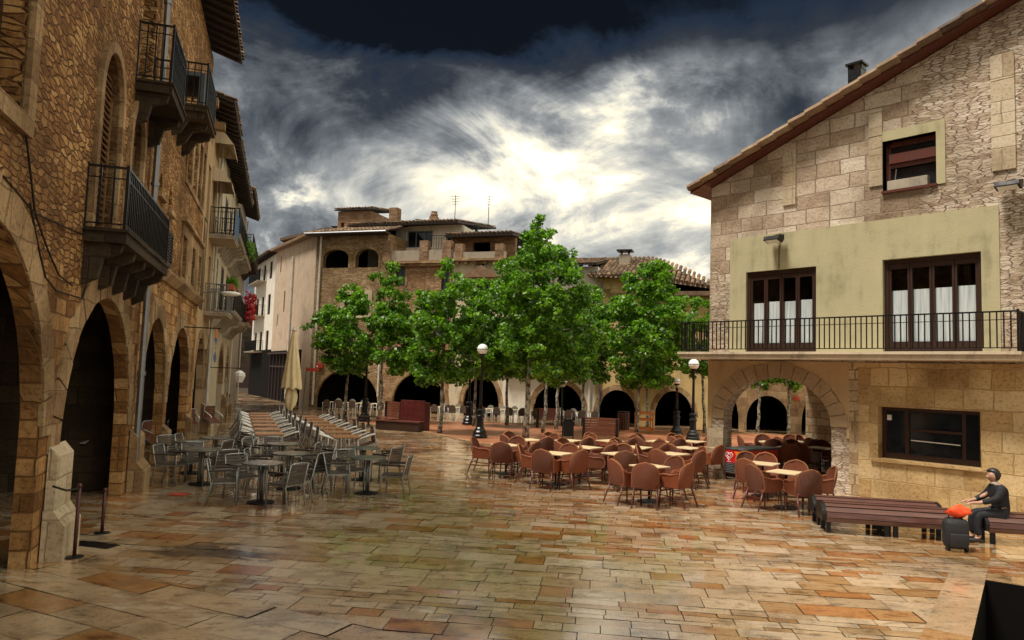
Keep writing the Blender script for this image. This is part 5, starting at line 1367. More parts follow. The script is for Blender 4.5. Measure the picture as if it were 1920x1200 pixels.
def wicker_chair(pale):
    T = thing('wicker_chair', 'template', 'chair'); wm = M['wicker_pale' if pale else 'wicker']
    m = MB(); n = 14; o = []
    prof = [(math.cos(math.pi*k/n)*.21, .62+.25*math.sin(math.pi*k/n)) for k in range(n+1)] + [(-.19, .47), (.19, .47)]
    m.prism(prof, -.24, -.20, lambda a, b, d: (a, d-.12*(b-.45), b)); m.build('backrest', wm, T, fixn=True)
    MB().box(-.22, -.21, .42, .22, .23, .46).build('seat', wm, T, False, .015)
    for s in (-1, 1):
        MB().tube([(s*.21, .22, 0), (s*.20, .20, .66), (s*.215, .1, .68), (s*.22, -.22, .66)], .015, 6).build('leg', M['alu_bright'], T, True)
        MB().tube([(s*.22, -.30, 0), (s*.21, -.22, .45), (s*.215, -.24, .66)], .015, 6).build('leg', M['alu_bright'], T, True)
    return T
def cafe_table(name, top, shape, r, base='iron_black', h=.73, four=False):
    T = thing(name, 'template', 'table'); m = MB()
    if shape == 'round': m.lathe([(r-.01, h-.028), (r, h-.022), (r, h-.006), (r-.008, h)], (0, 0), 24)
    else: m.box(-r, -r, h-.03, r, r, h)
    m.build('table_top', M[top], T, False, .006 if shape != 'round' else 0)
    if not four:
        MB().lathe([(.028, .03), (.028, h-.03)], (0, 0), 10).build('column', M['alu' if top == 'table_grey' else base], T, True)
        if top == 'table_grey':
            c = MB()
            for k in range(3):
                a = 2*math.pi*k/3+.4; c.tube([(.06*math.cos(a), .06*math.sin(a), .04), (.06*math.cos(a), .06*math.sin(a), h-.03)], .017, 6)
            c.build('column', M['alu'], T, True)
        MB().lathe([(.25, 0), (.25, .015), (.10, .04), (.035, .06)], (0, 0), 20).build('foot', M[base], T)
    else:
        for sx in (-1, 1):
            for sy in (-1, 1): MB().tube([(sx*(r-.08), sy*(r-.08), h-.03), (sx*(r-.05), sy*(r-.05), 0)], .018, 7).build('leg', M['alu_bright'], T, True)
    return T
def placer(tmpl):
    used = [False]
    def go(loc, rz, label, group=None, scale=None, rx=0.0):
        if not used[0]:
            used[0] = True; tmpl.location = loc; tmpl.rotation_euler = (rx, 0, rz); tmpl['label'] = label
            if group: tmpl['group'] = group
            if scale: tmpl.scale = (scale,)*3
            return tmpl
        return dup(tmpl, loc, rz, label, group, scale, rx)
    return go
P_rat = placer(rattan_chair()); P_alu = placer(slat_chair('slatted_armchair', 'slat_grey', 'alu')); P_tilt = placer(slat_chair('tilted_armchair', 'slat_brown', 'alu_bright', 'chair', True))
P_wk = placer(wicker_chair(False)); P_wp = placer(wicker_chair(True))
P_tc = placer(cafe_table('cream_table', 'table_cream', 'square', .30)); P_tg = placer(cafe_table('grey_table', 'table_grey', 'round', .37)); P_tw = placer(cafe_table('wooden_table', 'table_wood', 'square', .36, four=True))
P_tf = placer(cafe_table('small_table', 'table_cream', 'square', .32, four=True))
def facing(f): return math.atan2(f[1], f[0]) - math.pi/2
def sides(a):
    a %= 360
    for lo_, nm in ((22, 'right'), (67, 'far right'), (112, 'far'), (157, 'far left'), (202, 'left'), (247, 'near left'), (292, 'near'), (337, 'near right'), (361, 'right')):
        if a < lo_: return nm
def seat_round(T, angs, r, put, label, group, q, jit=5):
    for a in angs:
        aa = R(a + q.uniform(-jit, jit)); rr = r*q.uniform(.96, 1.07); d = Vector((math.cos(aa), math.sin(aa)))
        put((T[0]+d.x*rr, T[1]+d.y*rr, 0), facing(-d) + R(q.uniform(-9, 9)), label(sides(a)), group, .95)
def tabpos(px, py, h=.73): v = gnd(px, py, h); return (v.x, v.y)

# --- rattan terrace in front of the arch
q = random.Random(21)
RT = [
 ((1218, 873), 'frontmost cream table', (205, 255, 320, 45)),
 ((950, 834), 'leftmost cream table', (165, 265, 325, 75)),
 ((1043, 849), 'cream table right of the leftmost one', (165, 250, 305, 65)),
 ((1160, 850), 'cream table behind and left of the frontmost one', (165, 265, 75)),
 ((1262, 850), 'cream table behind and right of the frontmost one', (150, 230, 300, 25)),
 ((1100, 838), 'middle cream table in line with the slatted bench', (125, 215, 305, 35)),
 ((1196, 838), 'middle cream table behind the frontmost one', (125, 215, 305, 35)),
 ((1290, 839), 'middle cream table beside the stone pier', (125, 220, 320)),
 ((992, 824), 'back row cream table by the tallest tree trunk', (125, 215, 305, 35)),
 ((1066, 825), 'back row cream table by the black litter bin', (125, 215, 305, 35)),
 ((1145, 826), 'back row cream table before the slatted bench', (125, 215, 305, 35)),
 ((1236, 827), 'back row cream table below the big dense tree', (125, 215, 305, 35)),
 ((1300, 827), 'back row cream table nearest the house corner', (125, 215, 305, 35)),
]
for (p, nm, an) in RT:
    T = tabpos(*p)
    P_tc((T[0], T[1], 0), R(q.uniform(30, 60)), nm[0].upper()+nm[1:] + ', among rattan chairs', 'cream tables of the rattan terrace')
    seat_round(T, an, .60, P_rat, lambda s_, nm=nm: f'rattan armchair, {s_} of the {nm}', 'rattan armchairs at the cream tables', q)
for (p, nm, an) in [((1430, 868), 'cream table just before the arch', (228, 65, 100)), ((1474, 884), 'cream table nearest the long bench', (205, 280, 345, 60))]:
    T = tabpos(*p); P_tc((T[0], T[1], 0), R(q.uniform(20, 60)), nm[0].upper()+nm[1:] + ', circled by rattan chairs', 'cream tables of the rattan terrace')
    seat_round(T, an, .60, P_rat, lambda s_, nm=nm: f'rattan armchair, {s_} of the {nm}', 'rattan armchairs at the cream tables', q)
for (p, nm, an) in [((1442, 828), 'left cream table beyond the arch', (170, 260, 80)), ((1500, 828), 'middle cream table beyond the arch', (200, 280, 90)), ((1548, 829), 'right cream table beyond the arch', (130, 220, 40)), ((1480, 838), 'left cream table inside the passage', (180, 250, 60)), ((1538, 839), 'right cream table inside the passage', (150, 210, 60))]:
    T = tabpos(*p); P_tc((T[0], T[1], 0), R(q.uniform(20, 60)), nm[0].upper()+nm[1:] + ', seen through the stone arch', 'cream tables of the rattan terrace')
    seat_round(T, an, .60, P_rat, lambda s_, nm=nm: f'rattan armchair, {s_} of the {nm}', 'rattan armchairs at the cream tables', q)

# --- grey slatted chairs by the left arcade
q = random.Random(33)
AT = [
 ((493, 867), 'nearest grey table', (200, 325, 25, 140)),
 ((380, 842), 'grey table by the red floor plate', (175, 330, 40, 120)),
 ((690, 857), 'rightmost grey table', (195, 350, 130)),
 ((545, 849), 'grey table behind the nearest one', (190, 340, 50)),
 ((682, 839), 'grey table behind the rightmost one', (190, 345, 20)),
 ((530, 831), 'grey table ending the left wooden row', (170, 350, 130)),
 ((360, 827), 'grey table closest to the arcade wall', (160, 350)),
 ((405, 820), 'back grey table beside the third arch', (180, 350, 60)),
]
for (p, nm, an) in AT:
    T = tabpos(*p); P_tg((T[0], T[1], 0), R(q.uniform(0, 90)), 'Round ' + nm + ' with metal column', 'round grey tables by the arcade')
    seat_round(T, an, .61, P_alu, lambda s_, nm=nm: f'grey slatted armchair, {s_} of the {nm}', 'grey slatted armchairs', q, 8)

# --- two rows of wooden tables with chairs tipped against them
q = random.Random(44)
def tiprow(A, B_, n, nm, tilt):
    A, B_ = Vector(A), Vector(B_); d = (B_-A).normalized(); pr = Vector((d.y, -d.x))   # right of the row
    for k in range(n):
        c = A.lerp(B_, k/(n-1)); rz = math.atan2(d.y, d.x)-math.pi/2
        P_tw((c.x, c.y, 0), rz, f'wooden table, {ordinal(k)} from the front of the {nm} row', 'wooden tables in two rows')
        for s, sn in ((1, 'right'), (-1, 'left')):
            th = R(tilt + q.uniform(-4, 4)); ef = .225*math.cos(th) + .66*math.sin(th)
            fpos = c + pr*s*(.36 + ef + .0 - .10) + d*q.uniform(-.05, .05)
            fd = -pr*s
            P_tilt((fpos.x, fpos.y, .225*math.sin(th)), facing(fd), f'white armed brown chair tipped on the {sn} of the {ordinal(k)} table, {nm} row', 'chairs tipped against the wooden tables', None, -th)
tiprow(tabpos(505, 812), tabpos(486, 774.5), 7, 'left', 21)
tiprow(tabpos(648, 817), tabpos(577, 780), 7, 'right', 21)
# closed parasol
pb = gnd(543, 806); PT = thing('closed_parasol', 'tall closed cream parasol standing between the wooden table rows', 'parasol', pb)
def ph(py): r = ray(548, py); return (EYEV+r*(pb.y/r.y)).z
ptop = ph(616); lean = (EYEV+ray(552, 616)*(pb.y/ray(552, 616).y)).x-pb.x
MB().tube([(0, 0, .05), (lean, 0, ptop+.05)], .028, 8).build('pole', M['alu'], PT, True)
MB().lathe([(.30, 0), (.30, .06), (.06, .09), (.045, .3)], (0, 0), 16).build('base', M['iron_black'], PT)
zb_, zt_2 = ph(728), ph(620)
m = MB(); N = 64; K = 14; vs = []
for j in range(K+1):
    f = j/K; z = zt_2+(zb_-zt_2)*f; r0 = .06+.36*f**.85
    for k in range(N):
        a = 2*math.pi*k/N; pl_ = .10+.12*f; rr = r0*(1-pl_*(.5+.5*math.cos(8*a+.6*math.sin(f*4)))) ; vs.append((lean*z/ptop+rr*math.cos(a), rr*math.sin(a), z + (.04*math.cos(8*a) if j == K else 0)))
m.add(vs, [(j*N+k, j*N+(k+1) % N, (j+1)*N+(k+1) % N, (j+1)*N+k) for j in range(K) for k in range(N)]); m.build('canopy', M['canvas'], PT, True)
m = MB(); vs = []; z0_, z1_ = ph(730), ph(768); 
for j in range(9):
    f = j/8; z = z0_+.06+(z1_-z0_)*f; r0 = .17+.08*math.sin(f*3.0)
    for k in range(N):
        a = 2*math.pi*k/N; rr = r0*(1-.3*(.5+.5*math.cos(5*a+f*2))); vs.append((lean*z/ptop-.01+rr*math.cos(a)*1.05, rr*math.sin(a), z + .10*f*math.sin(2*a+.8)))
m.add(vs, [(j*N+k, j*N+(k+1) % N, (j+1)*N+(k+1) % N, (j+1)*N+k) for j in range(8) for k in range(N)]); m.build('canopy_tail', M['canvas'], PT, True)
MB().lathe([(.10, zt_2-.0), (.12, zt_2+.04), (.05, zt_2+.07), (.04, zt_2+.16), (.01, zt_2+.19)], (lean*.99, 0), 12).build('finial', M['white'], PT)

# --- wicker chairs with white legs along the far arches
q = random.Random(55)
def far_group(px0, px1, y0, y1, n, nm):
    for k in range(n):
        f = (k+.5)/n; px = px0+(px1-px0)*f; py = y0+(y1-y0)*f
        b = gnd(px, py); 
        P_tf((b.x, b.y+1.0, 0), R(q.uniform(-8, 8)), f'small white legged table, {ordinal(k)} from left in the {nm}', 'small tables before the far arches', .92)
        for j, (ox, oy, a) in enumerate(((-.36, .30, 90+q.uniform(-15, 15)), (.36, .30, 90+q.uniform(-15, 15)), (-.05, 1.75, -90+q.uniform(-25, 25)))):
            put = P_wp if j == 2 else P_wk
            nm2 = ('near left', 'near right', 'far')[j]
            put((b.x+ox+q.uniform(-.06, .06), b.y+oy+q.uniform(-.06, .06), 0), R(a-90), f'{"pale" if j == 2 else "brown"} wicker chair, {nm2} of {ordinal(k)} table in the {nm}', 'white legged wicker chairs before the far arches', .95)
far_group(606, 712, 777, 782, 4, 'left far group')
far_group(812, 872, 787, 790, 2, 'far group behind the box seat')
far_group(905, 1002, 792, 796, 4, 'middle far group')
far_group(1048, 1112, 798, 801, 3, 'right far group')
# ------------------------------------------------------------ BENCHES
bl, br_ = gnd(1543, 999), gnd(1790, 1016)
bd = Vector((br_.x-bl.x, br_.y-bl.y, 0)); BLN = bd.length; brz = math.atan2(bd.y, bd.x)
def hump(m, x0, x1, y0, sgn, n=7, w_=.085):
    """barrel of slats: rises from the low front edge over a crown to the back"""
    for k in range(n):
        a = R(-20 + 150*k/(n-1)); y = y0 + sgn*(.30-.30*math.cos(a)*1.0); z = .30+.19*math.sin(a)
        t = Vector((0, sgn*math.sin(a)*.30, .19*math.cos(a))).normalized(); nn = Vector((1, 0, 0)).cross(t)
        m.bar((x0, y, z), (x1, y, z), .026, w_, tuple(t))
BN = thing('lounge_bench', 'long double barrel bench of dark wet slats before the stone house', 'bench', bl, brz)
for i, y0 in enumerate((-.06, .60)):
    m = MB(); hump(m, .05, BLN, y0, 1); m.build('seat', M['slat_wet'], BN)
    for x in (-.02, BLN):
        e_ = MB(); poly = [(y0+.30-.30*math.cos(R(a))*1.02, .30+.20*math.sin(R(a))) for a in range(-25, 135, 16)] + [(y0+.50, .22), (y0+.05, .22)]
        e_.prism(poly, x, x+.07, lambda a, b, d: (d, a, b)); e_.build('end_panel', M['iron_black'], BN, fixn=True)
    for f in (.03, .48, .55, .94):
        for dy in (.08, .46): MB().box(f*BLN-.0, y0+dy, 0, f*BLN+.07, y0+dy+.05, .26).build('leg', M['iron_black'], BN)
    MB().box(.03, y0+.07, .225, BLN, y0+.52, .262).build('frame', M['iron_black'], BN)
# second bench further right, in the shade
b2 = bl + bd.normalized()*(BLN+.75)
B2 = thing('lounge_bench', 'dark slatted bench carrying the person at the right edge', 'bench', b2, brz)
m = MB(); hump(m, -.25, 1.9, -.06, 1); m.build('seat', M['slat_wet'], B2)
for x in (-.30, 1.9):
    poly = [(-.06+.30-.30*math.cos(R(a))*1.02, .30+.20*math.sin(R(a))) for a in range(-25, 135, 16)] + [(.44, .22), (-.01, .22)]
    MB().prism(poly, x, x+.06, lambda a, b, d: (d, a, b)).build('end_panel', M['iron_black'], B2, fixn=True)
for f in (-.2, .7, 1.7):
    for dy in (.02, .40): MB().box(f, dy, 0, f+.07, dy+.05, .3).build('leg', M['iron_black'], B2)

def back_bench(name, label, pa, pb, h, back_mat, slats=True, face=1, dep=.5, seat_h=.45):
    a, b = gnd(*pa), gnd(*pb); a.z = b.z = .02; d_ = Vector((b.x-a.x, b.y-a.y, 0)); L = d_.length
    T = thing(name, label, 'bench', a, math.atan2(d_.y, d_.x))
    m = MB()
    if slats:
        n = max(4, int((h-seat_h+.1)/.09))
        for k in range(n): z = seat_h-.08+(h-seat_h+.08)*(k+.5)/n; m.bar((0, -.0-.03*k/n*face, z), (L, -.0-.03*k/n*face, z), .03, (h-seat_h+.08)/n*.86, (0, -.05, 1))
    else: m.box(0, -.03, .10, L, .03, h)
    m.build('backrest', M[back_mat], T)
    s = MB()
    for k in range(4): s.box(0, face*(.06+k*.11), seat_h-.03, L, face*(.06+k*.11+.095), seat_h)
    s.build('seat', M['slat_brown'], T)
    for x in (.03, L-.10):
        for y in (.02, face*(dep-.06)): MB().box(x, y-.03, 0, x+.07, y+.03, seat_h-.03).build('leg', M['iron_black'], T)
        MB().box(x-.03, -.05, 0, x+.06, .035, h-.02).build('post', M['iron_black'], T)
    return T
back_bench('slatted_bench', 'red brown slatted bench with its back turned, behind the rattan chairs', (1091, 835), (1160, 838), 1.02, 'slat_brown', True, 1)
back_bench('slatted_bench', 'brown slatted bench facing the square left of the dark red box', (722, 801), (752, 806), 1.15, 'slat_brown', True, -1)
back_bench('slatted_bench', 'far slatted bench seen behind the thin tree trunks', (1006, 803), (1048, 804), .95, 'slat_brown', True, 1)
# dark red box seat
a, b = gnd(749, 806), gnd(795, 809); a.z = .0; d_ = Vector((b.x-a.x, b.y-a.y, 0)); L = d_.length
BX = thing('box_seat', 'dark red box seat with tall panel back on the terrace edge', 'bench', a, math.atan2(d_.y, d_.x))
MB().box(0, 0, .02, L, .08, 1.28).build('back_panel', M['red_panel'], BX, bevel=.01)
MB().box(-.9, -.48, .02, L-.02, -.003, .36).build('seat_box', M['wood_dark'], BX, bevel=.01); MB().box(-.93, -.52, .365, L+.01, -.003, .42).build('seat', M['wood_red'], BX, bevel=.008)
MB().box(-.0, .085, .02, L, .5, 1.2).build('cabinet', M['red_panel'], BX)
# two low trestles / stools left of the bench
for i, (px, lb_) in enumerate(((680, 'low dark stool beside the leftmost lamp base'), (701, 'low dark trestle stool just left of the brown bench'))):
    v = gnd(px, 799); T = thing('stool', lb_, 'stool', v, R(8*i), 'low stools by the bench')
    MB().box(-.26, -.17, .40, .26, .17, .45).build('seat', M['wood_dark'], T)
    for sx in (-1, 1):
        for sy in (-1, 1): MB().bar((sx*.2, sy*.12, .40), (sx*.27, sy*.16, 0), .04, .04).build('leg', M['wood_dark'], T)
# litter bins
v = gnd(1064, 831); v.z = .02; T = thing('litter_bin', 'black litter bin left of the red brown bench', 'bin', v)
MB().box(-.17, -.15, .25, .17, .15, .85).build('bin_body', M['iron_black'], T, bevel=.02); MB().box(-.19, -.17, .855, .19, .17, .89).build('bin_lid', M['iron_black'], T, bevel=.01)
for s in (-1, 1): MB().box(s*.2-.02, -.03, 0, s*.2+.02, .03, .8).build('post', M['iron_black'], T)
v = gnd(1169, 806); T = thing('litter_bin', 'red brown slatted bin before the dark far arch', 'bin', v)
m = MB()
for k in range(14): a = 2*math.pi*k/14; m.bar((.26*math.cos(a), .26*math.sin(a), .06), (.28*math.cos(a), .28*math.sin(a), .86), .09, .03, (math.cos(a), math.sin(a), 0))
m.build('slats', M['brown_bin'], T); MB().lathe([(.23, .03), (.25, .8)], (0, 0), 14).build('liner', M['iron_black'], T); MB().lathe([(.3, .84), (.3, .9), (.24, .9)], (0, 0), 14).build('rim', M['iron'], T)
# orange tree guard
v = gnd(1207, 812); v.z = .02; T = thing('tree_guard', 'orange barrier frame standing round a young tree', 'barrier', v)
for sx in (-.36, .36):
    for sy in (-.3, .3): MB().box(sx-.03, sy-.03, 0, sx+.03, sy+.03, .95).build('post', M['barrier'], T)
m = MB()
for z in (.2, .62, .92):
    for sy in (-.3, .3): m.box(-.36, sy-.012, z-.05, .36, sy+.012, z+.05)
    for sx in (-.36, .36): m.box(sx-.012, -.3, z-.05, sx+.012, .3, z+.05)
m.build('rails', M['barrier'], T)
# sign on the corner house, direction sign on its post
sp_ = FR.P(fx(600.5, 686), -.02, fz_(600.5, 686)); T = thing('wall_sign', 'small red box sign on the corner house above the first far arch', 'sign', sp_, FR.rz)
MB().box(-.24, -.14, -.16, .24, .0, .16).build('sign_board', M['sign_red'], T, bevel=.01); MB().box(-.17, -.146, -.09, -.06, -.142, .01).build('sign_mark', M['white'], T)
v = gnd(567, 776); T = thing('direction_sign', 'thin post with a brown direction plank behind the parasol', 'sign', v)
r_ = ray(578, 693); hs_ = (EYEV+r_*(v.y/r_.y)).z; MB().tube([(0, 0, 0), (.1, 0, hs_+.15)], .035, 8).build('post', M['zinc'], T); MB().prism([(0, -.09), (.62, -.09), (.72, 0), (.62, .09), (0, .09)], -.02, .02, lambda a, b, d: (a+.09, d-.05, b+hs_)).build('plank', M['sign_red'], T, fixn=True)
# red sign beyond the arch
sp_ = FR.P(fx(1493, 747), -.035, fz_(1493, 747)); T = thing('wall_sign', 'small red sign on the white arcaded building beyond the arch', 'sign', sp_, FR.rz)
MB().box(-.13, -.05, -.10, .13, 0, .10).build('sign_board', M['sign_red'], T, bevel=.008)

# ------------------------------------------------------------ ICE CREAM FREEZER
fa, fb_ = gnd(1356, 893), gnd(1392, 899)
FZ = Frame((fa.x, fa.y), (fb_.x-fa.x, fb_.y-fa.y)); fw_ = .62; fh = FZ.at(1356, 838)[1]
T = thing('ice_cream_freezer', 'ice cream chest freezer with red heart panel inside the stone arch', 'freezer', fa, FZ.rz)
fl = 1.5
MB().box(0, .0, .10, fw_, fl, fh-.05).build('cabinet', M['sign_red'], T, bevel=.012)
MB().box(-.015, -.015, fh-.047, fw_+.015, fl+.015, fh).build('lid', M['zinc'], T, bevel=.01)
pn = MB().box(.025, -.012, fh*.46, fw_-.025, -.002, fh-.07).build('front_panel', M['freezer_red'], T)
sw_ = MB(); sw_.prism([(.36, fh-.08), (.52, fh-.08), (fw_-.03, fh-.24), (fw_-.03, fh-.40), (.49, fh-.27)], -.016, -.013); sw_.build('swoosh', M['freezer_orange'], pn, fixn=True)
sw2 = MB(); sw2.prism([(.52, fh*.48), (fw_-.03, fh*.48), (fw_-.03, fh*.66)], -.0155, -.013); sw2.build('swoosh', M['freezer_orange'], pn, fixn=True)
hc, hz_ = .20, fh*.73
def heart(sc_, off=0):
    pts = []
    for k in range(41):
        t = -math.pi+2*math.pi*k/40; pts.append((hc+sc_*16*math.sin(t)**3/16, -.018, hz_+sc_*(13*math.cos(t)-5*math.cos(2*t)-2*math.cos(3*t)-math.cos(4*t))/16))
    return pts
m = MB().tube(heart(.115), .0085, 6).tube([(x, y, z+.006) for x, y, z in heart(.060)], .0075, 6)
m.build('heart_logo', M['white'], pn)
MB().box(hc-.055, -.016, hz_-.155, hc+.055, -.013, hz_-.145).build('logo_line', M['white'], pn)
g_ = MB().box(.02, -.008, .11, fw_-.02, -.002, fh*.45)
for k in range(7): g_.bar((.03, -.014, .14+k*.043), (fw_-.03, -.014, .14+k*.043), .02, .018, (0, -.5, 1))
g_.build('grille', M['zinc'], T)
MB().box(.03, .03, 0, fw_-.03, fl-.03, .097).build('plinth', M['iron_black'], T)

# ------------------------------------------------------------ LEFT FOREGROUND
def post(px, py, ytop, label):
    v = gnd(px, py); r = ray(px+2, ytop); h = (EYEV+r*(v.y/r.y)).z
    T = thing('barrier_post', label, 'post', v, 0, 'dark rail posts by the arcade')
    MB().lathe([(.11, 0), (.11, .012), (.03, .03)], (0, 0), 14).build('base_plate', M['iron_black'], T)
    MB().tube([(0, 0, .02), (0, 0, h)], .024, 8).build('pole', M['post_red'], T, True); MB().ball((0, 0, h+.01), .034, 10, 6).build('knob', M['post_red'], T, True)
    return T, v, h
t1_, v1, hh1 = post(139, 1045, 912, 'nearer dark red post beside the pale stone buttress')
t2_, v2, hh2 = post(191, 1000, 920, 'further dark red post before the second arch')
pq = W.P(S(100, 910, -.25), -.25, Z(100, 912, -.25))
m = MB().tube([(0, 0, hh1-.02), ((pq-v1).x*.5, (pq-v1).y*.5, (hh1+pq.z)/2-.05), ((pq-v1).x, (pq-v1).y, pq.z)], .014, 6); m.build('rope', M['iron_black'], t1_)
v = gnd(335, 927); T = thing('floor_plate', 'dark red metal plate lying flat on the paving by the grey chairs', 'plate', (v.x, v.y, .003), R(-3))
MB().box(-.16, -.13, 0, .16, .13, .008).build('plate', M['sign_red'], T)
v = gnd(178, 1022); T = thing('drain_cover', 'dark rectangular drain grating in the paving near the rail posts', 'grating', (v.x, v.y, .004), R(-16))
m = MB().box(-.32, -.12, 0, .32, -.10, .006).box(-.32, .10, 0, .32, .12, .006)
for k in range(14): m.box(-.32+k*.047, -.10, 0, -.30+k*.047, .10, .006)
m.build('grating', M['iron_black'], T)
# menu stand and chairs in the second arch
v = gnd(150, 920); r = ray(150, 828); hm = (EYEV+r*(v.y/r.y)).z
T = thing('menu_stand', 'menu stand with tilted white card in the dark second arch', 'menu stand', v, R(-20))
MB().tube([(0, 0, 0), (0, 0, hm-.02)], .02, 8).build('pole', M['iron'], T); MB().lathe([(.17, 0), (.17, .015), (.03, .03)], (0, 0), 14).build('foot', M['iron_black'], T)
bd_ = MB().bar((-.13, 0, hm), (.13, 0, hm), .19, .016, (0, -.5, .8)); bd_.build('board', M['iron_black'], T)
MB().bar((-.115, -.008, hm+.014), (.115, -.008, hm+.014), .16, .004, (0, -.5, .8)).build('card', M['white'], T)
for i, (px, py, lb_) in enumerate(((128, 905, 'brown slatted chair in the shade of the second arch'), (270, 862, 'brown slatted chair leaning inside the third arch'), (390, 812, 'white armed brown chair tipped by the fifth pier'), (352, 822, 'dark brown chair in the mouth of the fourth arch'), (335, 826, 'brown chair at the fourth arch, left of the dark brown one'))):
    v = gnd(px, py); P_tilt((v.x, v.y, .1), R(-70-25*i), lb_, 'brown chairs under the arcade', None, R(-24 if i != 3 else -10))
# pushcart-like bag with orange cloth and the person at the right edge
v = gnd(1792, 1032); T = thing('travel_bag', 'tall black bag with an orange cloth on top beside the long bench', 'bag', v, brz)
m = MB().box(-.18, -.13, .03, .18, .13, .50); m.build('bag_body', M['black_fabric'], T, True, .09); m = MB().box(-.13, -.17, .07, .13, -.122, .28); m.build('pocket', M['black_fabric'], T, True, .02)
m = MB()
for sx in (-.09, .09): m.tube([(sx, .12, .10), (sx, .20, .25), (sx, .17, .42), (sx, .12, .47)], .018, 6)
m.build('strap', M['black_fabric'], T)
m = MB().tube([(-.10, 0, .46), (-.09, 0, .58), (.09, 0, .58), (.10, 0, .46)], .012, 6); m.build('bag_handle', M['black_fabric'], T)
for sx in (-1, 1): MB().tube([(sx*.13-.02, -.05, .05), (sx*.13+.02, -.05, .05)], .05, 12).build('wheel', M['iron_black'], T)
q = random.Random(9); m = MB(); N = 16; vs = []
for j in range(8):
    t = j/7*math.pi
    for k in range(N):
        a = 2*math.pi*k/N; rr = 1+.22*math.sin(3*a+j)+.12*math.sin(5*a-2*j); vs.append((.05+.17*rr*math.sin(t)*math.cos(a), .10*rr*math.sin(t)*math.sin(a), .60+.085*math.cos(t)*(1+.3*math.sin(2*a))))
m.add(vs, [(j*N+k, (j+1)*N+k, (j+1)*N+(k+1) % N, j*N+(k+1) % N) for j in range(7) for k in range(N)]); m.build('orange_cloth', M['orange'], T, True)

def skin(name, verts, edges, mat, parent, root=0, sub=2):
    me = bpy.data.meshes.new(name); me.from_pydata([v[:3] for v in verts], edges, []); o = bpy.data.objects.new(name, me); col.objects.link(o); o.parent = parent; kids.setdefault(parent.name, []).append(o)
    mo = o.modifiers.new('skin', 'SKIN'); sv = me.skin_vertices[0].data
    for i, v in enumerate(verts):
        rr = v[3] if isinstance(v[3], tuple) else (v[3], v[3]); sv[i].radius = rr; sv[i].use_root = (i == root)
    mo.use_smooth_shade = True; su = o.modifiers.new('sub', 'SUBSURF'); su.levels = sub; su.render_levels = sub
    me.materials.append(mat); return o
pv = gnd(1862, 1028); pr_ = b2
PRZ = facing(-bd.normalized())
PE = thing('person', 'seated person in dark coat facing left, reaching toward the orange cloth', 'person', b2 + bd.normalized()*.02 + Vector((-bd.y, bd.x, 0)).normalized()*.16, PRZ)
PE.scale = (.94,)*3
V = [(0,0,.52,.115),(0,.01,.66,.115),(0,.035,.80,.125),(0,.06,.93,.12),(0,.09,1.02,.055),(0,.105,1.06,.05),(0,.13,1.13,.082),(0,.13,1.205,.085),(0,.125,1.25,.06),
     (0,.235,1.14,.014),(0,.19,1.085,.05)]
E = [(0,1),(1,2),(2,3),(3,4),(4,5),(5,6),(6,7),(7,8),(6,9),(6,10)]
def addv(p, pts):
    for c in pts: V.append(c); E.append((p, len(V)-1)); p = len(V)-1
    return p
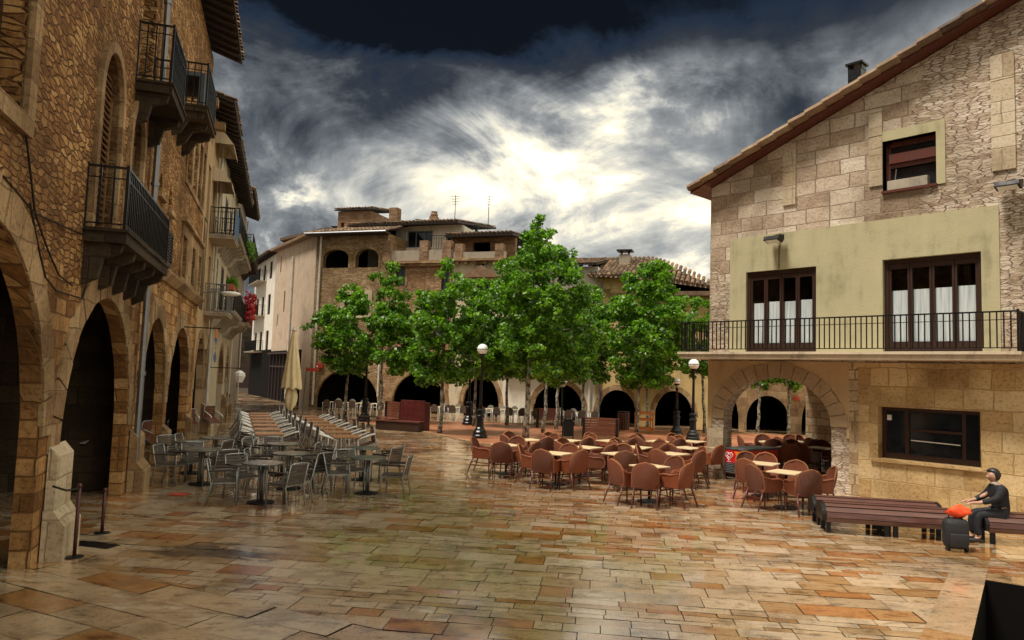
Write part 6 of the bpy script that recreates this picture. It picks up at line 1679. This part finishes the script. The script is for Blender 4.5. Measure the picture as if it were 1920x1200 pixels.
for s in (-1, 1):
    addv(6, [(s*.09, .12, 1.13, .012)])
    addv(0, [(s*.09,.05,.51,.10),(s*.11,.40,.50,.065),(s*.11,.42,.28,.052),(s*.11,.40,.09,.036),(s*.115,.50,.045,.032),(s*.12,.60,.035,.022)])
    rch = .10 if s < 0 else 0
    wv = addv(3, [(s*.15,.06,.97,.062),(s*.20,.16,.80,.045),(s*.15,.38,.70,.034),(s*.14,.44+rch*.2,.69,.030),(s*.135,.50+rch*.2,.685,.032)])
    bx = V[wv]
    for k, (dx, ln) in enumerate(((-.028, .062), (-.009, .072), (.010, .068), (.027, .054))):
        addv(wv, [(bx[0]+dx, bx[1]+.035, bx[2]-.004, .0095), (bx[0]+dx*1.15, bx[1]+.035+ln*.55, bx[2]-.018, .009), (bx[0]+dx*1.2, bx[1]+.035+ln*.85, bx[2]-.045, .008)])
    addv(wv-1, [(bx[0]-s*.035, bx[1]-.01, bx[2]-.01, .011), (bx[0]-s*.045, bx[1]+.025, bx[2]-.028, .009)])
skin('body', V, E, M['skin'], PE)
cv = [(0,0,.50,.15),(0,.0,.62,.145),(0,.03,.78,.16),(0,.055,.93,.15),(0,.08,1.01,.075)]; ce = [(0,1),(1,2),(2,3),(3,4)]
for s in (-1, 1):
    n0 = len(cv); cv += [(s*.165,.055,.95,.085),(s*.225,.16,.79,.064),(s*.155,.37,.70,.047)]; ce += [(3,n0),(n0,n0+1),(n0+1,n0+2)]
skin('coat', cv, ce, M['coat'], PE)
tv = [(0,0,.50,.13)]; te_ = []
for s in (-1, 1):
    n0 = len(tv); tv += [(s*.09,.06,.50,.115),(s*.11,.41,.495,.082),(s*.11,.43,.28,.068),(s*.11,.405,.12,.06)]; te_ += [(0,n0),(n0,n0+1),(n0+1,n0+2),(n0+2,n0+3)]
skin('trousers', tv, te_, M['jeans'], PE)
for s in (-1, 1): skin('shoe', [(s*.11,.385,.055,.05),(s*.115,.48,.045,.045),(s*.12,.60,.038,.034)], [(0,1),(1,2)], M['shoe'], PE)
m = MB(); N = 16; vs = []
for j in range(9):
    t = math.pi*j/8*.86
    for k in range(N):
        a = 2*math.pi*k/N; front = max(0, math.sin(a)); zz = 1.18+.122*math.cos(t); rr = .116*math.sin(t)+.007*math.sin(7*a+2*j)
        if front > .25 and zz < 1.225: rr *= .62
        vs.append((rr*math.cos(a)*.92, .115+rr*math.sin(a), zz))
m.add(vs, [(j*N+k, (j+1)*N+k, (j+1)*N+(k+1) % N, j*N+(k+1) % N) for j in range(8) for k in range(N)]); m.build('hair', M['hair'], PE, True)
MB().lathe([(.068, 1.02), (.066, 1.055), (.058, 1.06)], (0, .10), 12).build('collar', M['white'], PE, True)
